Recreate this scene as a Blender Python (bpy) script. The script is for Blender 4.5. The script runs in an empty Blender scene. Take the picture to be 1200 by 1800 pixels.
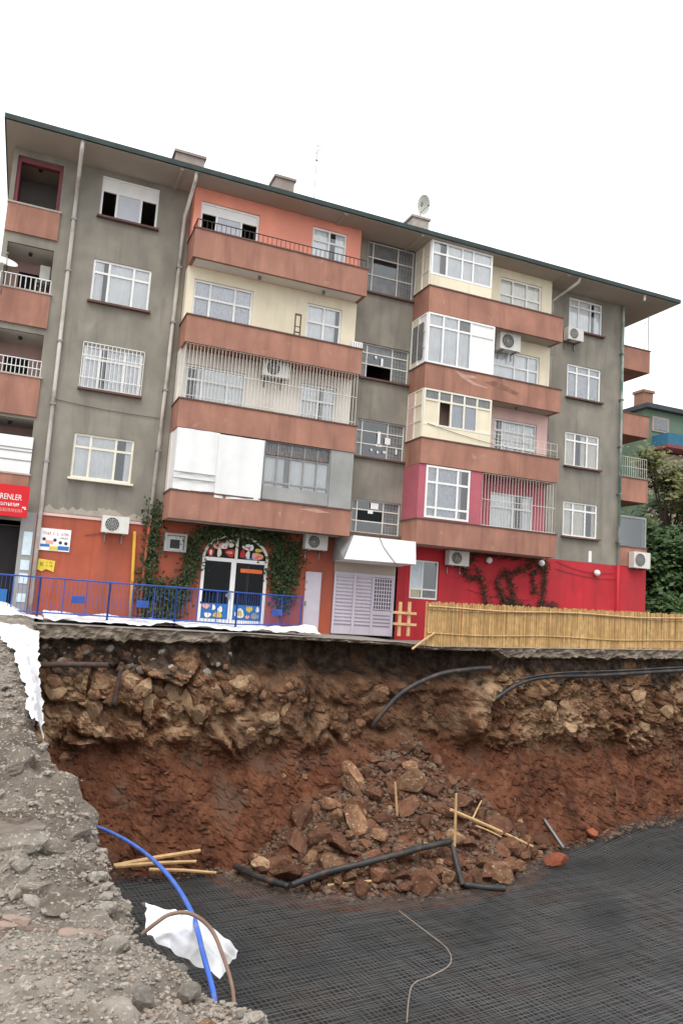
import bpy, bmesh, math, random
import numpy as np
from mathutils import Vector, Matrix, noise
random.seed(7)
PI = math.pi
SC = bpy.context.scene
COL = SC.collection

# ------------------------------------------------------------------ camera, sky, sun, exposure
F_PX, PITCH, ROLL, YAW = 1350.0, 0.12422686, 0.06675992, 0.38433397
CAM = Vector((0.0, -24.87537, 1.60))
fw = Vector((math.sin(YAW)*math.cos(PITCH), math.cos(YAW)*math.cos(PITCH), math.sin(PITCH)))
r0 = Vector((math.cos(YAW), -math.sin(YAW), 0)); u0 = r0.cross(fw)
rt = r0*math.cos(ROLL) + u0*math.sin(ROLL); up = -r0*math.sin(ROLL) + u0*math.cos(ROLL)
cd = bpy.data.cameras.new('camera'); cam = bpy.data.objects.new('camera', cd); COL.objects.link(cam)
cd.sensor_fit = 'VERTICAL'; cd.sensor_height = 36.0; cd.lens = 36.0*F_PX/1800.0
cd.clip_start = 0.1; cd.clip_end = 3000
cam.matrix_world = Matrix(((rt.x, up.x, -fw.x, CAM.x), (rt.y, up.y, -fw.y, CAM.y), (rt.z, up.z, -fw.z, CAM.z), (0, 0, 0, 1)))
SC.camera = cam

W = bpy.data.worlds.new('World'); SC.world = W; W.use_nodes = True
nt = W.node_tree; nt.nodes.clear()
sky = nt.nodes.new('ShaderNodeTexSky'); sky.sky_type = 'NISHITA'; sky.sun_disc = False
SUN_EL, SUN_AZ = math.radians(58), math.radians(215)
sky.sun_elevation = SUN_EL; sky.sun_rotation = SUN_AZ; sky.dust_density = 3.0
cloud = nt.nodes.new('ShaderNodeMix'); cloud.data_type = 'RGBA'; cloud.inputs[0].default_value = 0.93
cloud.inputs[7].default_value = (12.6, 12.8, 13.1, 1)          # even overcast cloud sheet
bg = nt.nodes.new('ShaderNodeBackground'); bg.inputs['Strength'].default_value = 0.10
wo = nt.nodes.new('ShaderNodeOutputWorld')
nt.links.new(sky.outputs[0], cloud.inputs[6]); nt.links.new(cloud.outputs[2], bg.inputs['Color']); nt.links.new(bg.outputs[0], wo.inputs['Surface'])
sd = bpy.data.lights.new('sun', 'SUN'); sd.energy = 1.7; sd.angle = math.radians(40); sd.color = (1, .97, .92)
sun = bpy.data.objects.new('sun', sd); COL.objects.link(sun)
sdir = Vector((math.sin(SUN_AZ)*math.cos(SUN_EL), math.cos(SUN_AZ)*math.cos(SUN_EL), math.sin(SUN_EL)))
sun.rotation_euler = sdir.to_track_quat('Z', 'Y').to_euler()
vs = SC.view_settings; vs.view_transform = 'Standard'; vs.look = 'None'; vs.exposure = 0.35; vs.gamma = 1.0; vs.use_curve_mapping = False

# ------------------------------------------------------------------ helpers
def ray(px, py): return fw + rt*((px-600)/F_PX) - up*((py-900)/F_PX)
def at_y(px, py, y): d = ray(px, py); return CAM + d*((y-CAM.y)/d.y)
def at_z(px, py, z): d = ray(px, py); return CAM + d*((z-CAM.z)/d.z)
def at_d(px, py, d): return CAM + ray(px, py)*d

class MB:
    def __init__(s): s.v = []; s.f = []
    def quad(s, *p):
        n = len(s.v); s.v += [tuple(q) for q in p]; s.f.append(tuple(range(n, n+len(p)))); return s
    def box(s, x0, x1, y0, y1, z0, z1):
        n = len(s.v)
        s.v += [(x0,y0,z0),(x1,y0,z0),(x1,y1,z0),(x0,y1,z0),(x0,y0,z1),(x1,y0,z1),(x1,y1,z1),(x0,y1,z1)]
        for q in ((0,3,2,1),(4,5,6,7),(0,1,5,4),(1,2,6,5),(2,3,7,6),(3,0,4,7)): s.f.append(tuple(n+i for i in q))
        return s
    def tube(s, pts, r, k=8, cap=True):
        pts = [Vector(p) for p in pts]; n = len(s.v); m = len(pts)
        rs = r if isinstance(r, (list, tuple)) else [r]*m
        prev = None
        for i, p in enumerate(pts):
            t = (pts[min(i+1, m-1)] - pts[max(i-1, 0)]).normalized()
            if prev is None: a = t.orthogonal().normalized()
            else:
                a = prev - t*prev.dot(t)
                a = a.normalized() if a.length > 1e-6 else t.orthogonal().normalized()
            prev = a; b = t.cross(a)
            for j in range(k):
                w = 2*PI*j/k; s.v.append(tuple(p + (a*math.cos(w) + b*math.sin(w))*rs[i]))
        for i in range(m-1):
            for j in range(k):
                s.f.append((n+i*k+j, n+i*k+(j+1) % k, n+(i+1)*k+(j+1) % k, n+(i+1)*k+j))
        if cap:
            s.f.append(tuple(n+j for j in range(k))[::-1]); s.f.append(tuple(n+(m-1)*k+j for j in range(k)))
        return s
    def disc(s, c, r, axis='y', k=20, r1=0.0):
        n = len(s.v); c = Vector(c)
        for j in range(k):
            w = 2*PI*j/k
            for q in (r, r1):
                s.v.append((c.x+q*math.cos(w), c.y, c.z+q*math.sin(w)) if axis == 'y' else (c.x+q*math.cos(w), c.y+q*math.sin(w), c.z))
        for j in range(k):
            a = n+2*j; b = n+2*((j+1) % k); s.f.append((a, b, b+1, a+1) if r1 > 0 else (a, b, a+1))
        return s
    def mesh(s, name, smooth=False):
        me = bpy.data.meshes.new(name); me.from_pydata(s.v, [], s.f); me.validate()
        if smooth: me.polygons.foreach_set('use_smooth', [True]*len(me.polygons))
        return me

def wloc(o):
    v = Vector((0, 0, 0))
    while o is not None: v += o.location; o = o.parent
    return v
def link(name, data, parent=None, loc=None, mat=None):
    o = bpy.data.objects.new(name, data); COL.objects.link(o)
    if mat is not None and data is not None and len(data.materials) == 0: data.materials.append(mat)
    loc = Vector(loc) if loc is not None else Vector((0, 0, 0))
    if parent is not None: o.parent = parent; loc = loc - wloc(parent)
    o.location = loc
    return o
def obj(name, mb, mat, parent=None, loc=None, smooth=False, kind=None):
    me = mb if isinstance(mb, bpy.types.Mesh) else mb.mesh(name, smooth)
    o = link(name, me, parent, loc, mat)
    if kind: o['kind'] = kind
    return o
def tag(o, label, cat, group=None, kind=None):
    o['label'] = label; o['category'] = cat
    if group: o['group'] = group
    if kind: o['kind'] = kind
    return o
def thing(name, label, cat, loc, group=None, rz=0):
    o = link(name, None, None, loc); o.rotation_euler.z = rz; o.empty_display_size = .2
    return tag(o, label, cat, group)
def fbm(p, o=5): return noise.fractal(p, 1.0, 2.0, o, noise_basis='PERLIN_ORIGINAL')
def hsh(p): return (math.sin(p.x*127.1+p.y*311.7+p.z*74.7)*43758.5453) % 1.0
def lerp(a, b, t): return a+(b-a)*t
def pl(x, pts):
    if x <= pts[0][0]: return pts[0][1]
    for (a, b), (c, d) in zip(pts, pts[1:]):
        if x <= c: return b+(d-b)*(x-a)/(c-a)
    return pts[-1][1]
def sstep(a, b, x):
    t = min(1, max(0, (x-a)/(b-a))); return t*t*(3-2*t)

# ------------------------------------------------------------------ materials
def mat(name, col, rough=.85, var=.18, scale=2.0, bump=.15, bscale=40, col2=None, c2amt=.45, c2scale=(.7, .7, .35), metal=0, coords='P', spec=.3, col3=None, c3=.6, c3scale=9, streak=0):
    m = bpy.data.materials.new(name); m.use_nodes = True; t = m.node_tree; N = t.nodes; L = t.links
    b = N['Principled BSDF']; b.inputs['Roughness'].default_value = rough; b.inputs['Metallic'].default_value = metal
    b.inputs['Specular IOR Level'].default_value = spec
    if coords == 'P': g = N.new('ShaderNodeNewGeometry'); P = g.outputs['Position']
    else: g = N.new('ShaderNodeTexCoord'); P = g.outputs['Object']
    def nz(sc, det=6, mapscale=None, dist=0.0):
        q = N.new('ShaderNodeTexNoise'); q.inputs['Scale'].default_value = sc; q.inputs['Detail'].default_value = det; q.inputs['Distortion'].default_value = dist
        if mapscale:
            mp = N.new('ShaderNodeMapping'); mp.inputs['Scale'].default_value = mapscale; L.new(P, mp.inputs[0]); L.new(mp.outputs[0], q.inputs['Vector'])
        else: L.new(P, q.inputs['Vector'])
        return q.outputs['Fac']
    def ramp(f, lo, hi):
        r = N.new('ShaderNodeMapRange'); r.inputs[1].default_value = lo; r.inputs[2].default_value = hi; r.clamp = True; L.new(f, r.inputs[0]); return r.outputs[0]
    def mix(f, a, c):
        x = N.new('ShaderNodeMix'); x.data_type = 'RGBA'
        if isinstance(f, float): x.inputs[0].default_value = f
        else: L.new(f, x.inputs[0])
        for i, w in ((6, a), (7, c)):
            if isinstance(w, tuple): x.inputs[i].default_value = (*w, 1)
            else: L.new(w, x.inputs[i])
        return x.outputs[2]
    lo = tuple(c*(1-var) for c in col); hi = tuple(min(1, c*(1+var)) for c in col)
    out = mix(ramp(nz(scale, 8), .3, .7), lo, hi)
    if col2: out = mix(ramp(nz(1.0, 7, c2scale, .4), .5-.12+.5*(.5-c2amt), .5+.14+.5*(.5-c2amt)), out, tuple(col2))
    if col3: out = mix(ramp(nz(c3scale, 3), c3, c3+.08), out, tuple(col3))
    if streak:
        q = ramp(nz(1.0, 6, (3.6, 3.6, .30), .8), .53, .78); k = N.new('ShaderNodeMath'); k.operation = 'MULTIPLY'; k.inputs[1].default_value = streak; L.new(q, k.inputs[0]); out = mix(k.outputs[0], out, tuple(c*.42 for c in col))
        q = ramp(nz(34, 2), .63, .70); k = N.new('ShaderNodeMath'); k.operation = 'MULTIPLY'; k.inputs[1].default_value = streak*.5; L.new(q, k.inputs[0]); out = mix(k.outputs[0], out, tuple(c*.6 for c in col))
    if coords == 'O':
        oi = N.new('ShaderNodeObjectInfo'); hv = N.new('ShaderNodeHueSaturation'); r = N.new('ShaderNodeMapRange')
        r.inputs[3].default_value = .6; r.inputs[4].default_value = 1.35; L.new(oi.outputs['Random'], r.inputs[0]); L.new(r.outputs[0], hv.inputs['Value'])
        L.new(out, hv.inputs['Color']); out = hv.outputs[0]
    L.new(out, b.inputs['Base Color'])
    if bump:
        bp = N.new('ShaderNodeBump'); bp.inputs['Strength'].default_value = bump; bp.inputs['Distance'].default_value = .02
        L.new(nz(bscale, 6), bp.inputs['Height']); L.new(bp.outputs[0], b.inputs['Normal'])
    return m

M = {}
M['grey'] = mat('grey_render', (.275, .252, .21), .9, .14, 1.3, .25, 25, col2=(.20, .184, .157), c2amt=.42, c2scale=(1.1, 1.1, .6), streak=.4)
M['salmon'] = mat('salmon_render', (.385, .19, .135), .85, .12, 1.5, .2, 30, col2=(.285, .14, .105), c2amt=.42, c2scale=(1.5, 1.5, .5), col3=(.43, .26, .20), c3=.66, c3scale=2.5, streak=.45)
M['orange'] = mat('coral_paint', (.80, .31, .22), .8, .08, 1.5, .1, 30, col2=(.66, .26, .19), c2amt=.3)
M['cream'] = mat('cream_paint', (.78, .70, .53), .8, .06, 1.5, .1, 30, col2=(.66, .58, .44), c2amt=.28, streak=.2)
M['offwhite'] = mat('offwhite_paint', (.74, .69, .62), .8, .06, 1.5, .1, 30, col2=(.5, .45, .4), c2amt=.3)
M['pink'] = mat('pink_paint', (.44, .12, .15), .8, .1, 1.5, .1, 30)
M['smearlight'] = mat('scraped_render', (.47, .29, .225), .9, .15, 5, .1, 30); M['smeardark'] = mat('sooty_render', (.235, .12, .09), .9, .2, 5, .1, 30); M['patch'] = mat('bare_plaster', (.37, .33, .275), .95, .15, 4, .2, 30); M['redstone'] = mat('brick_red_stone', (.25, .075, .04), .9, .25, 4, .4, 20, coords='O')
M['darkpink'] = mat('dark_red_paint', (.20, .06, .07), .85, .15, 1.5, .1, 30)  # pink paint darkened for the loggia's shade; also the house's dark red slab
M['palepink'] = mat('pale_pink_paint', (.68, .46, .42), .8, .1, 1.5, .1, 30)
M['rust_paint'] = mat('orange_red_paint', (.40, .095, .05), .75, .14, 1.2, .15, 25, col2=(.30, .085, .055), c2amt=.45, streak=.4)
M['crimson'] = mat('crimson_paint', (.52, .028, .04), .7, .12, 1.2, .12, 25, col2=(.38, .03, .04), c2amt=.42, streak=.35)
M['soffit'] = mat('soffit_plaster', (.44, .385, .33), .9, .1, .8, .1, 20, col2=(.42, .36, .31), c2amt=.34, c2scale=(.8, .8, .8))
M['slabwhite'] = mat('white_slab_paint', (.80, .77, .72), .85, .06, 1, .05, 20)
M['green'] = mat('green_gutter_metal', (.028, .045, .042), .5, .25, 3, .05, 20)
M['brownrim'] = mat('brown_coping', (.13, .075, .06), .7, .15, 4, .1, 40)
M['white'] = mat('white_frame_paint', (.82, .82, .80), .45, .04, 3, 0)
M['creamframe'] = mat('cream_frame_paint', (.76, .72, .60), .5, .06, 3, 0)
M['curtain'] = mat('sheer_curtain', (.88, .88, .87), .95, .07, 3, 0)
M['lace'] = mat('grey_lace_curtain', (.74, .75, .77), .95, .22, 9, 0, col2=(.5, .5, .54), c2amt=.4, c2scale=(9, 9, 9)); M['cream_curtain'] = mat('cream_curtain', (.82, .78, .68), .95, .1, 3, 0)
M['blind'] = mat('grey_blind', (.55, .57, .62), .8, .05, 3, 0)
M['dark'] = mat('dark_interior', (.02, .018, .018), .9, .2, 2, 0)
M['inside'] = mat('room_plaster', (.16, .15, .14), .9, .1, 2, 0)
M['tarp'] = mat('white_tarpaulin', (.80, .80, .79), .6, .04, 2, .2, 8, streak=.14)
M['plastic'] = mat('white_plastic_sheet', (.78, .79, .81), .5, .07, 3, .5, 9, spec=.4, col2=(.60, .58, .55), c2amt=.3, c2scale=(5, 5, 5))
M['greysheet'] = mat('grey_sheet_metal', (.33, .33, .32), .55, .12, 2, .1, 20, col2=(.25, .25, .24))
M['pipe'] = mat('pale_drainpipe', (.60, .57, .52), .6, .12, 2, .05, 20, col2=(.25, .2, .17), c2amt=.3, c2scale=(2, 2, 1.2))
M['pipegreen'] = mat('green_white_drainpipe', (.50, .55, .50), .6, .12, 2, .05, 20, col2=(.10, .22, .17), c2amt=.45, c2scale=(3, 3, 1.5))
M['gas'] = mat('yellow_gas_pipe', (.62, .36, .05), .5, .15, 3, 0)
M['lilac'] = mat('lilac_metal_paint', (.60, .55, .62), .5, .06, 2, .05, 20)
M['ac'] = mat('ac_casing', (.66, .65, .60), .5, .06, 3, 0)
M['acdark'] = mat('ac_fan_black', (.03, .03, .032), .5, .1, 3, 0)
M['metal'] = mat('galvanised_bracket', (.25, .25, .25), .5, .1, 3, 0, metal=.6)
M['bars'] = mat('white_bar_paint', (.68, .66, .60), .5, .08, 3, 0)
M['iron'] = mat('dark_iron', (.05, .045, .045), .6, .15, 3, 0)
M['blue'] = mat('blue_barrier_paint', (.035, .09, .36), .5, .18, 4, .05, 30)
M['reed'] = mat('split_reed', (.56, .365, .155), .75, .24, 6, .2, 50, col2=(.36, .215, .09), c2amt=.45, c2scale=(14, 14, .6))
M['timber'] = mat('raw_timber', (.60, .39, .19), .8, .2, 5, .2, 50)
M['red'] = mat('red_sign_sheet', (.62, .012, .02), .4, .05, 2, 0)
M['signwhite'] = mat('sign_white', (.83, .82, .80), .5, .04, 2, 0)
M['signred'] = mat('sign_red_print', (.45, .03, .03), .5, .05, 2, 0)
M['signblue'] = mat('sign_blue_print', (.03, .17, .45), .5, .05, 2, 0)
M['signyellow'] = mat('sign_yellow_print', (.66, .50, .06), .6, .12, 8, 0)
M['signblack'] = mat('sign_black_print', (.04, .035, .04), .5, .05, 2, 0)
M['signbrown'] = mat('sign_olive_print', (.25, .16, .02), .5, .05, 2, 0)
M['signpink'] = mat('sign_pink_print', (.75, .38, .32), .5, .05, 2, 0)
M['paper'] = mat('pale_paper', (.62, .72, .78), .7, .08, 6, 0)
M['brick'] = mat('chimney_brick', (.38, .33, .29), .9, .18, 6, .4, 30, col2=(.25, .2, .18))
M['redbrick'] = mat('red_chimney_brick', (.26, .14, .10), .9, .15, 6, .3, 30)
M['dustslab'] = mat('dusty_broken_slab', (.22, .185, .15), .97, .35, 9, 1.0, 40, col2=(.14, .11, .09), c2amt=.5, c2scale=(4, 4, 4))
M['asphalt'] = mat('dusty_pavement', (.22, .195, .17), .95, .18, 2.5, .4, 40, col2=(.30, .27, .24), c2amt=.45, c2scale=(.9, .9, .9))
M['concrete'] = mat('broken_concrete', (.27, .225, .175), .95, .25, 5, .7, 30, col2=(.165, .125, .095), c2amt=.45, c2scale=(1.5, 1.5, 2.5))
M['pipeblack'] = mat('black_plastic_pipe', (.028, .03, .034), .5, .25, 5, .1, 20, spec=.4, col2=(.10, .065, .045), c2amt=.36, c2scale=(3, 3, 3))
M['piperust'] = mat('rusty_iron_pipe', (.09, .06, .05), .8, .3, 8, .2, 40)
M['hoseblue'] = mat('blue_hose', (.04, .12, .48), .5, .15, 5, 0, spec=.4, col2=(.16, .18, .30), c2amt=.3, c2scale=(9, 9, 9))
M['hosebrown'] = mat('muddy_hose', (.22, .14, .105), .7, .2, 12, .1, 40)
M['wire'] = mat('pale_wire', (.36, .29, .23), .6, .1, 5, 0)
M['rebar'] = mat('grey_steel_bar', (.145, .146, .147), .5, .4, .5, 0, metal=.3, col2=(.13, .10, .085), c2amt=.25, c2scale=(.5, .5, .5))
M['pitfloor'] = mat('wet_dark_blinding', (.024, .0245, .025), .8, .35, .8, .2, 20, col2=(.034, .031, .028), c2amt=.4, c2scale=(.35, .35, .35))
M['rock'] = mat('limestone_block', (.26, .145, .08), .95, .3, 3, .7, 18, col2=(.13, .06, .035), c2amt=.5, c2scale=(2.2, 2.2, 2.2), coords='O', col3=(.42, .33, .23), c3=.6, c3scale=5)
M['palerock'] = mat('pale_tan_limestone', (.42, .275, .16), .95, .3, 2.5, .7, 18, col2=(.20, .11, .062), c2amt=.45, c2scale=(2.2, 2.2, 2.2), coords='O', col3=(.46, .37, .27), c3=.62, c3scale=5)
M['redrock'] = mat('reddish_limestone', (.165, .08, .046), .95, .3, 3, .7, 18, col2=(.10, .042, .025), c2amt=.5, c2scale=(2.2, 2.2, 2.2), coords='O', col3=(.27, .18, .115), c3=.62, c3scale=5)
M['brickred'] = mat('red_brick_fragment', (.34, .22, .175), .9, .3, 9, .6, 30, coords='O', col2=(.26, .22, .18), c2scale=(9, 9, 9), c2amt=.5)
M['greystone'] = mat('grey_stone', (.33, .30, .26), .95, .25, 5, .6, 25, coords='O', col2=(.24, .2, .16), c2scale=(3, 3, 3))
M['gravel'] = mat('mixed_gravel', (.25, .225, .195), .95, .6, 40, .3, 60, col2=(.28, .22, .175), c2amt=.4, c2scale=(9, 9, 9))
M['rubble'] = mat('mixed_rubble', (.12, .07, .045), .95, .5, 9, .4, 40, col2=(.185, .135, .10), c2amt=.4, c2scale=(3, 3, 3))
M['ledge'] = mat('dusty_rubble_ground', (.245, .215, .18), .97, .35, 7, 1.0, 45, col2=(.115, .09, .07), c2amt=.52, c2scale=(1.2, 1.2, 3.5), col3=(.40, .36, .31), c3=.59, c3scale=34)
M['leafdark'] = mat('ivy_leaf', (.028, .058, .018), .6, .6, 3, 0, col2=(.05, .05, .016), c2scale=(3, 3, 3))
M['leafdry'] = mat('dry_creeper_leaf', (.045, .04, .02), .8, .5, 9, 0)
M['leaftree'] = mat('tree_leaf_dark', (.072, .125, .042), .6, .55, 1.6, 0, col2=(.04, .075, .026), c2scale=(.8, .8, .8))
M['leafolive'] = mat('tree_leaf_olive', (.15, .16, .05), .6, .5, 4, 0)
M['bark'] = mat('bark', (.09, .065, .045), .95, .3, 6, .4, 20)
M['housegreen'] = mat('green_house_paint', (.12, .175, .125), .85, .1, 1, .1, 20)
M['housepink'] = mat('pale_house_paint', (.33, .27, .235), .85, .1, 1, .1, 20)
M['houseblue'] = mat('blue_balcony_paint', (.03, .13, .21), .7, .1, 1, .05, 20)
M['darkroof'] = mat('dark_roof_sheet', (.05, .055, .06), .8, .2, 2, .1, 20)
M['skin_orange'] = mat('orange_print', (.75, .16, .04), .5, .1, 3, 0)
M['glassblock'] = mat('grey_glass_block', (.16, .165, .17), .25, .2, 5, .2, 20, spec=.6)

def glass(name, tint, mixf):
    m = bpy.data.materials.new(name); m.use_nodes = True; t = m.node_tree; N = t.nodes; L = t.links; N.remove(N['Principled BSDF'])
    tr = N.new('ShaderNodeBsdfTransparent'); tr.inputs[0].default_value = (*tint, 1)
    gl = N.new('ShaderNodeBsdfGlossy'); gl.inputs['Roughness'].default_value = .05; gl.inputs['Color'].default_value = (.9, .93, .95, 1)
    fr = N.new('ShaderNodeFresnel'); fr.inputs['IOR'].default_value = 1.5
    ad = N.new('ShaderNodeMath'); ad.operation = 'ADD'; ad.inputs[1].default_value = mixf
    mx = N.new('ShaderNodeMixShader'); L.new(fr.outputs[0], ad.inputs[0]); L.new(ad.outputs[0], mx.inputs[0])
    L.new(tr.outputs[0], mx.inputs[1]); L.new(gl.outputs[0], mx.inputs[2]); L.new(mx.outputs[0], N['Material Output'].inputs['Surface'])
    return m
M['glass'] = glass('window_glass', (.95, .96, .97), .10)
M['glassdark'] = glass('shop_glass', (.5, .5, .52), -.025)

def pit_material():
    m = bpy.data.materials.new('pit_strata'); m.use_nodes = True; t = m.node_tree; N = t.nodes; L = t.links
    b = N['Principled BSDF']; b.inputs['Roughness'].default_value = .95; b.inputs['Specular IOR Level'].default_value = .2
    g = N.new('ShaderNodeNewGeometry'); sp = N.new('ShaderNodeSeparateXYZ'); L.new(g.outputs['Position'], sp.inputs[0])
    def nz(sc, det=8, ms=None):
        q = N.new('ShaderNodeTexNoise'); q.inputs['Scale'].default_value = sc; q.inputs['Detail'].default_value = det; q.inputs['Roughness'].default_value = .62
        if ms:
            mp = N.new('ShaderNodeMapping'); mp.inputs['Scale'].default_value = ms; L.new(g.outputs['Position'], mp.inputs[0]); L.new(mp.outputs[0], q.inputs['Vector'])
        else: L.new(g.outputs['Position'], q.inputs['Vector'])
        return q.outputs['Fac']
    def rng(f, a, c, o0=0., o1=1.):
        r = N.new('ShaderNodeMapRange'); r.inputs[1].default_value = a; r.inputs[2].default_value = c; r.inputs[3].default_value = o0; r.inputs[4].default_value = o1; L.new(f, r.inputs[0]); return r.outputs[0]
    def mix(f, a, c):
        x = N.new('ShaderNodeMix'); x.data_type = 'RGBA'; L.new(f, x.inputs[0])
        for i, w in ((6, a), (7, c)):
            if isinstance(w, tuple): x.inputs[i].default_value = (*w, 1)
            else: L.new(w, x.inputs[i])
        return x.outputs[2]
    def add(a, c):
        x = N.new('ShaderNodeMath'); x.operation = 'ADD'; L.new(a, x.inputs[0]); L.new(c, x.inputs[1]); return x.outputs[0]
    zj = add(sp.outputs['Z'], rng(nz(.9, 8), .25, .75, -1.15, 1.15))
    rock = mix(rng(nz(1.5), .36, .62), (.125, .055, .029), (.35, .205, .112))
    rock = mix(rng(nz(9, 4), .56, .66), rock, (.33, .245, .165))
    rock = mix(rng(nz(.9, 6), .50, .64), rock, (.125, .048, .025))
    rock = mix(rng(nz(.75, 6), .52, .60), rock, (.47, .315, .19))
    mid_shade = N.new('ShaderNodeMath'); mid_shade.operation = 'MULTIPLY'; xj = add(sp.outputs['X'], rng(nz(.8, 5), .25, .75, -.9, .9))
    L.new(rng(xj, 5.4, 6.4), mid_shade.inputs[0]); L.new(rng(xj, 15.0, 13.2, .38, 1.0), mid_shade.inputs[1])
    rock = mix(rng(mid_shade.outputs[0], 0, 1, 0, .72), rock, mix(rng(nz(2.4), .4, .64), (.06, .030, .020), (.17, .085, .046)))  # browner rock mid-wall, also darkened in colour for the shade of the cave-in
    earth = mix(rng(nz(1.4), .35, .65), (.098, .036, .019), (.185, .074, .040))
    earth = mix(rng(nz(3.2, 6, (1.3, 1.3, .35)), .55, .7), earth, (.20, .092, .05))
    earth = mix(rng(nz(1.0, 7, (1.6, 1.6, .4)), .5, .68), earth, (.055, .024, .016))
    earth = mix(rng(nz(12, 3), .68, .74), earth, (.26, .2, .15))
    earth = mix(rng(nz(.55, 5), .55, .66), earth, (.125, .075, .052))
    topsoil_shade = mix(rng(nz(4), .4, .66), (.042, .026, .018), (.13, .092, .068))  # topsoil, its colour darkened to add to the shade under the pavement
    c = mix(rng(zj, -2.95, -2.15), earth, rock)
    c = mix(rng(zj, -.55, -.25), c, topsoil_shade)
    L.new(c, b.inputs['Base Color'])
    bp = N.new('ShaderNodeBump'); bp.inputs['Strength'].default_value = .9; bp.inputs['Distance'].default_value = .05
    L.new(nz(14, 8), bp.inputs['Height']); L.new(bp.outputs[0], b.inputs['Normal'])
    return m
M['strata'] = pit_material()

# ================================================================== TERRAIN
FLOOR_Z = -5.7
def street_z(x): return pl(x, [(-40, .72), (6, .70), (11, .68), (12.2, .60), (24, .95), (60, 1.1)])
def floor_z(x, y):
    rise = .75*sstep(16.5, 20.5, x)*sstep(-9.5, -3.2, y)
    return FLOOR_Z + rise + .22*noise.noise(Vector((x*.28, y*.3, 3)))*sstep(14, 18, x)

def wall_y(x, z):
    p = Vector((x, z, 0))
    rough = fbm(Vector((x*1.3, z*1.3, 5)), 6)
    upper = sstep(-2.85, -2.25, z+.55*noise.noise(Vector((x*.55, 0, 2)))+.28*noise.noise(Vector((x*1.9, 0, 2))))
    base = lerp(pl(z, [(-6.3, -3.8), (-4.2, -3.1), (-2.5, -2.45)]), -2.75, upper)
    mid = sstep(5.7, 6.1, x)*(1-sstep(14.5, 14.9, x))
    base += mid*.95*sstep(-.75, -.1, z+.35*noise.noise(Vector((x*.9, 1, 2))))      # undercut below the pavement
    gul = math.exp(-((x-8.75-.12*z)/.33)**2)*sstep(-2.6, -1.6, z)
    base += .7*gul
    base += .45*sstep(8.7, 9.3, x)*(1-sstep(13.3, 13.8, x))*upper                    # the caved-in middle
    base -= .55*math.exp(-((x-14.25)/.42)**2)*sstep(-2.5, -1.9, z)*(1-sstep(-.5, .1, z))
    w1 = Vector((noise.noise(p*1.1)*.35, noise.noise(p*1.1+Vector((7, 3, 1)))*.35, noise.noise(p*4)*.1))
    left = 1-sstep(8.0, 8.8, x)
    d, pts = noise.voronoi(Vector((x*lerp(1.15, .85, left), z*lerp(1.25, .66, left), 0)) + w1*lerp(1, .8, left))
    blk = .20 - sstep(0, lerp(.30, .17, left), d[1]-d[0])*(.12+.55*hsh(pts[0]))
    d2, pt2 = noise.voronoi(Vector((x*2.9, z*3.3, 3)) + w1*2)
    blk2 = .05 - sstep(0, .2, d2[1]-d2[0])*(.03+.15*hsh(pt2[0]))
    d3, pt3 = noise.voronoi(Vector((x*7.5, z*8, 6)) + w1*3)
    blk2 += .02 - sstep(0, .3, d3[1]-d3[0])*(.01+.06*hsh(pt3[0]))
    right = sstep(14.6, 15.4, x)
    base += upper*(blk*(1-.45*right) + blk2*(.6+.8*right))*(1-.75*sstep(-.6, -.2, z))*(1-.5*mid)
    base += (1-upper)*(.42*noise.noise(Vector((x*.5, z*.22, 9))) + .20*noise.noise(Vector((x*1.7, z*.6, 5))) + .35*blk2)
    base += (1-upper)*.07*sstep(.1, .5, noise.noise(Vector((x*2.6, z*.35, 4))))
    base += rough*.13 + .05*fbm(Vector((x*6, z*6, 1)), 4)
    return base

def build_pit_wall():
    xs = np.concatenate([np.arange(-.6, 27, .065), np.arange(27, 38.1, .4)]); zs = np.concatenate([np.arange(.62, -6.4, -.062)])
    mb = MB(); nz_, nx = len(zs), len(xs)
    for x in xs:
        top = street_z(x)-.10
        for k, z in enumerate(zs):
            zz = lerp(top, -6.4, k/(nz_-1)); mb.v.append((x, wall_y(x, zz), zz))
    for i in range(nx-1):
        for k in range(nz_-1):
            a = i*nz_+k; mb.f.append((a, a+1, a+nz_+1, a+nz_))
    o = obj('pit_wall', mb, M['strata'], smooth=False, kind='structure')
    return o
pit_wall = build_pit_wall()

# rocks: a few shared meshes, convex chunks with broken faces
def rock_mesh(name, seed, m, sub=2, cuts=9):
    rnd = random.Random(seed); bm = bmesh.new(); bmesh.ops.create_icosphere(bm, subdivisions=sub, radius=1)
    planes = []
    for _ in range(cuts):
        n = Vector((rnd.gauss(0, 1), rnd.gauss(0, 1), rnd.gauss(0, 1))).normalized(); planes.append((n, rnd.uniform(.42, .78)))
    off = Vector((seed*3.1, seed*1.7, 0))
    for v in bm.verts:
        for n, d in planes:
            e = v.co.dot(n)
            if e > d: v.co -= n*(e-d)
        v.co *= 1 + .10*noise.noise(v.co*2.3+off) + .05*noise.noise(v.co*6+off)
    me = bpy.data.meshes.new(name); bm.to_mesh(me); bm.free(); me.materials.append(m); return me
ROCK = [rock_mesh('stone', s, M['rock']) for s in range(6)]
REDROCK = [rock_mesh('boulder', s+20, M['redrock'], 3, 14) for s in range(7)]
GREYSTONE = [rock_mesh('stone', s+40, M['greystone']) for s in range(5)]
REDSTONE = [rock_mesh('boulder', s+70, M['redstone'], 2, 8) for s in range(2)]
BRICKBIT = [rock_mesh('brick_fragment', s+60, M['brickred'], 2, 7) for s in range(3)]

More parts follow.
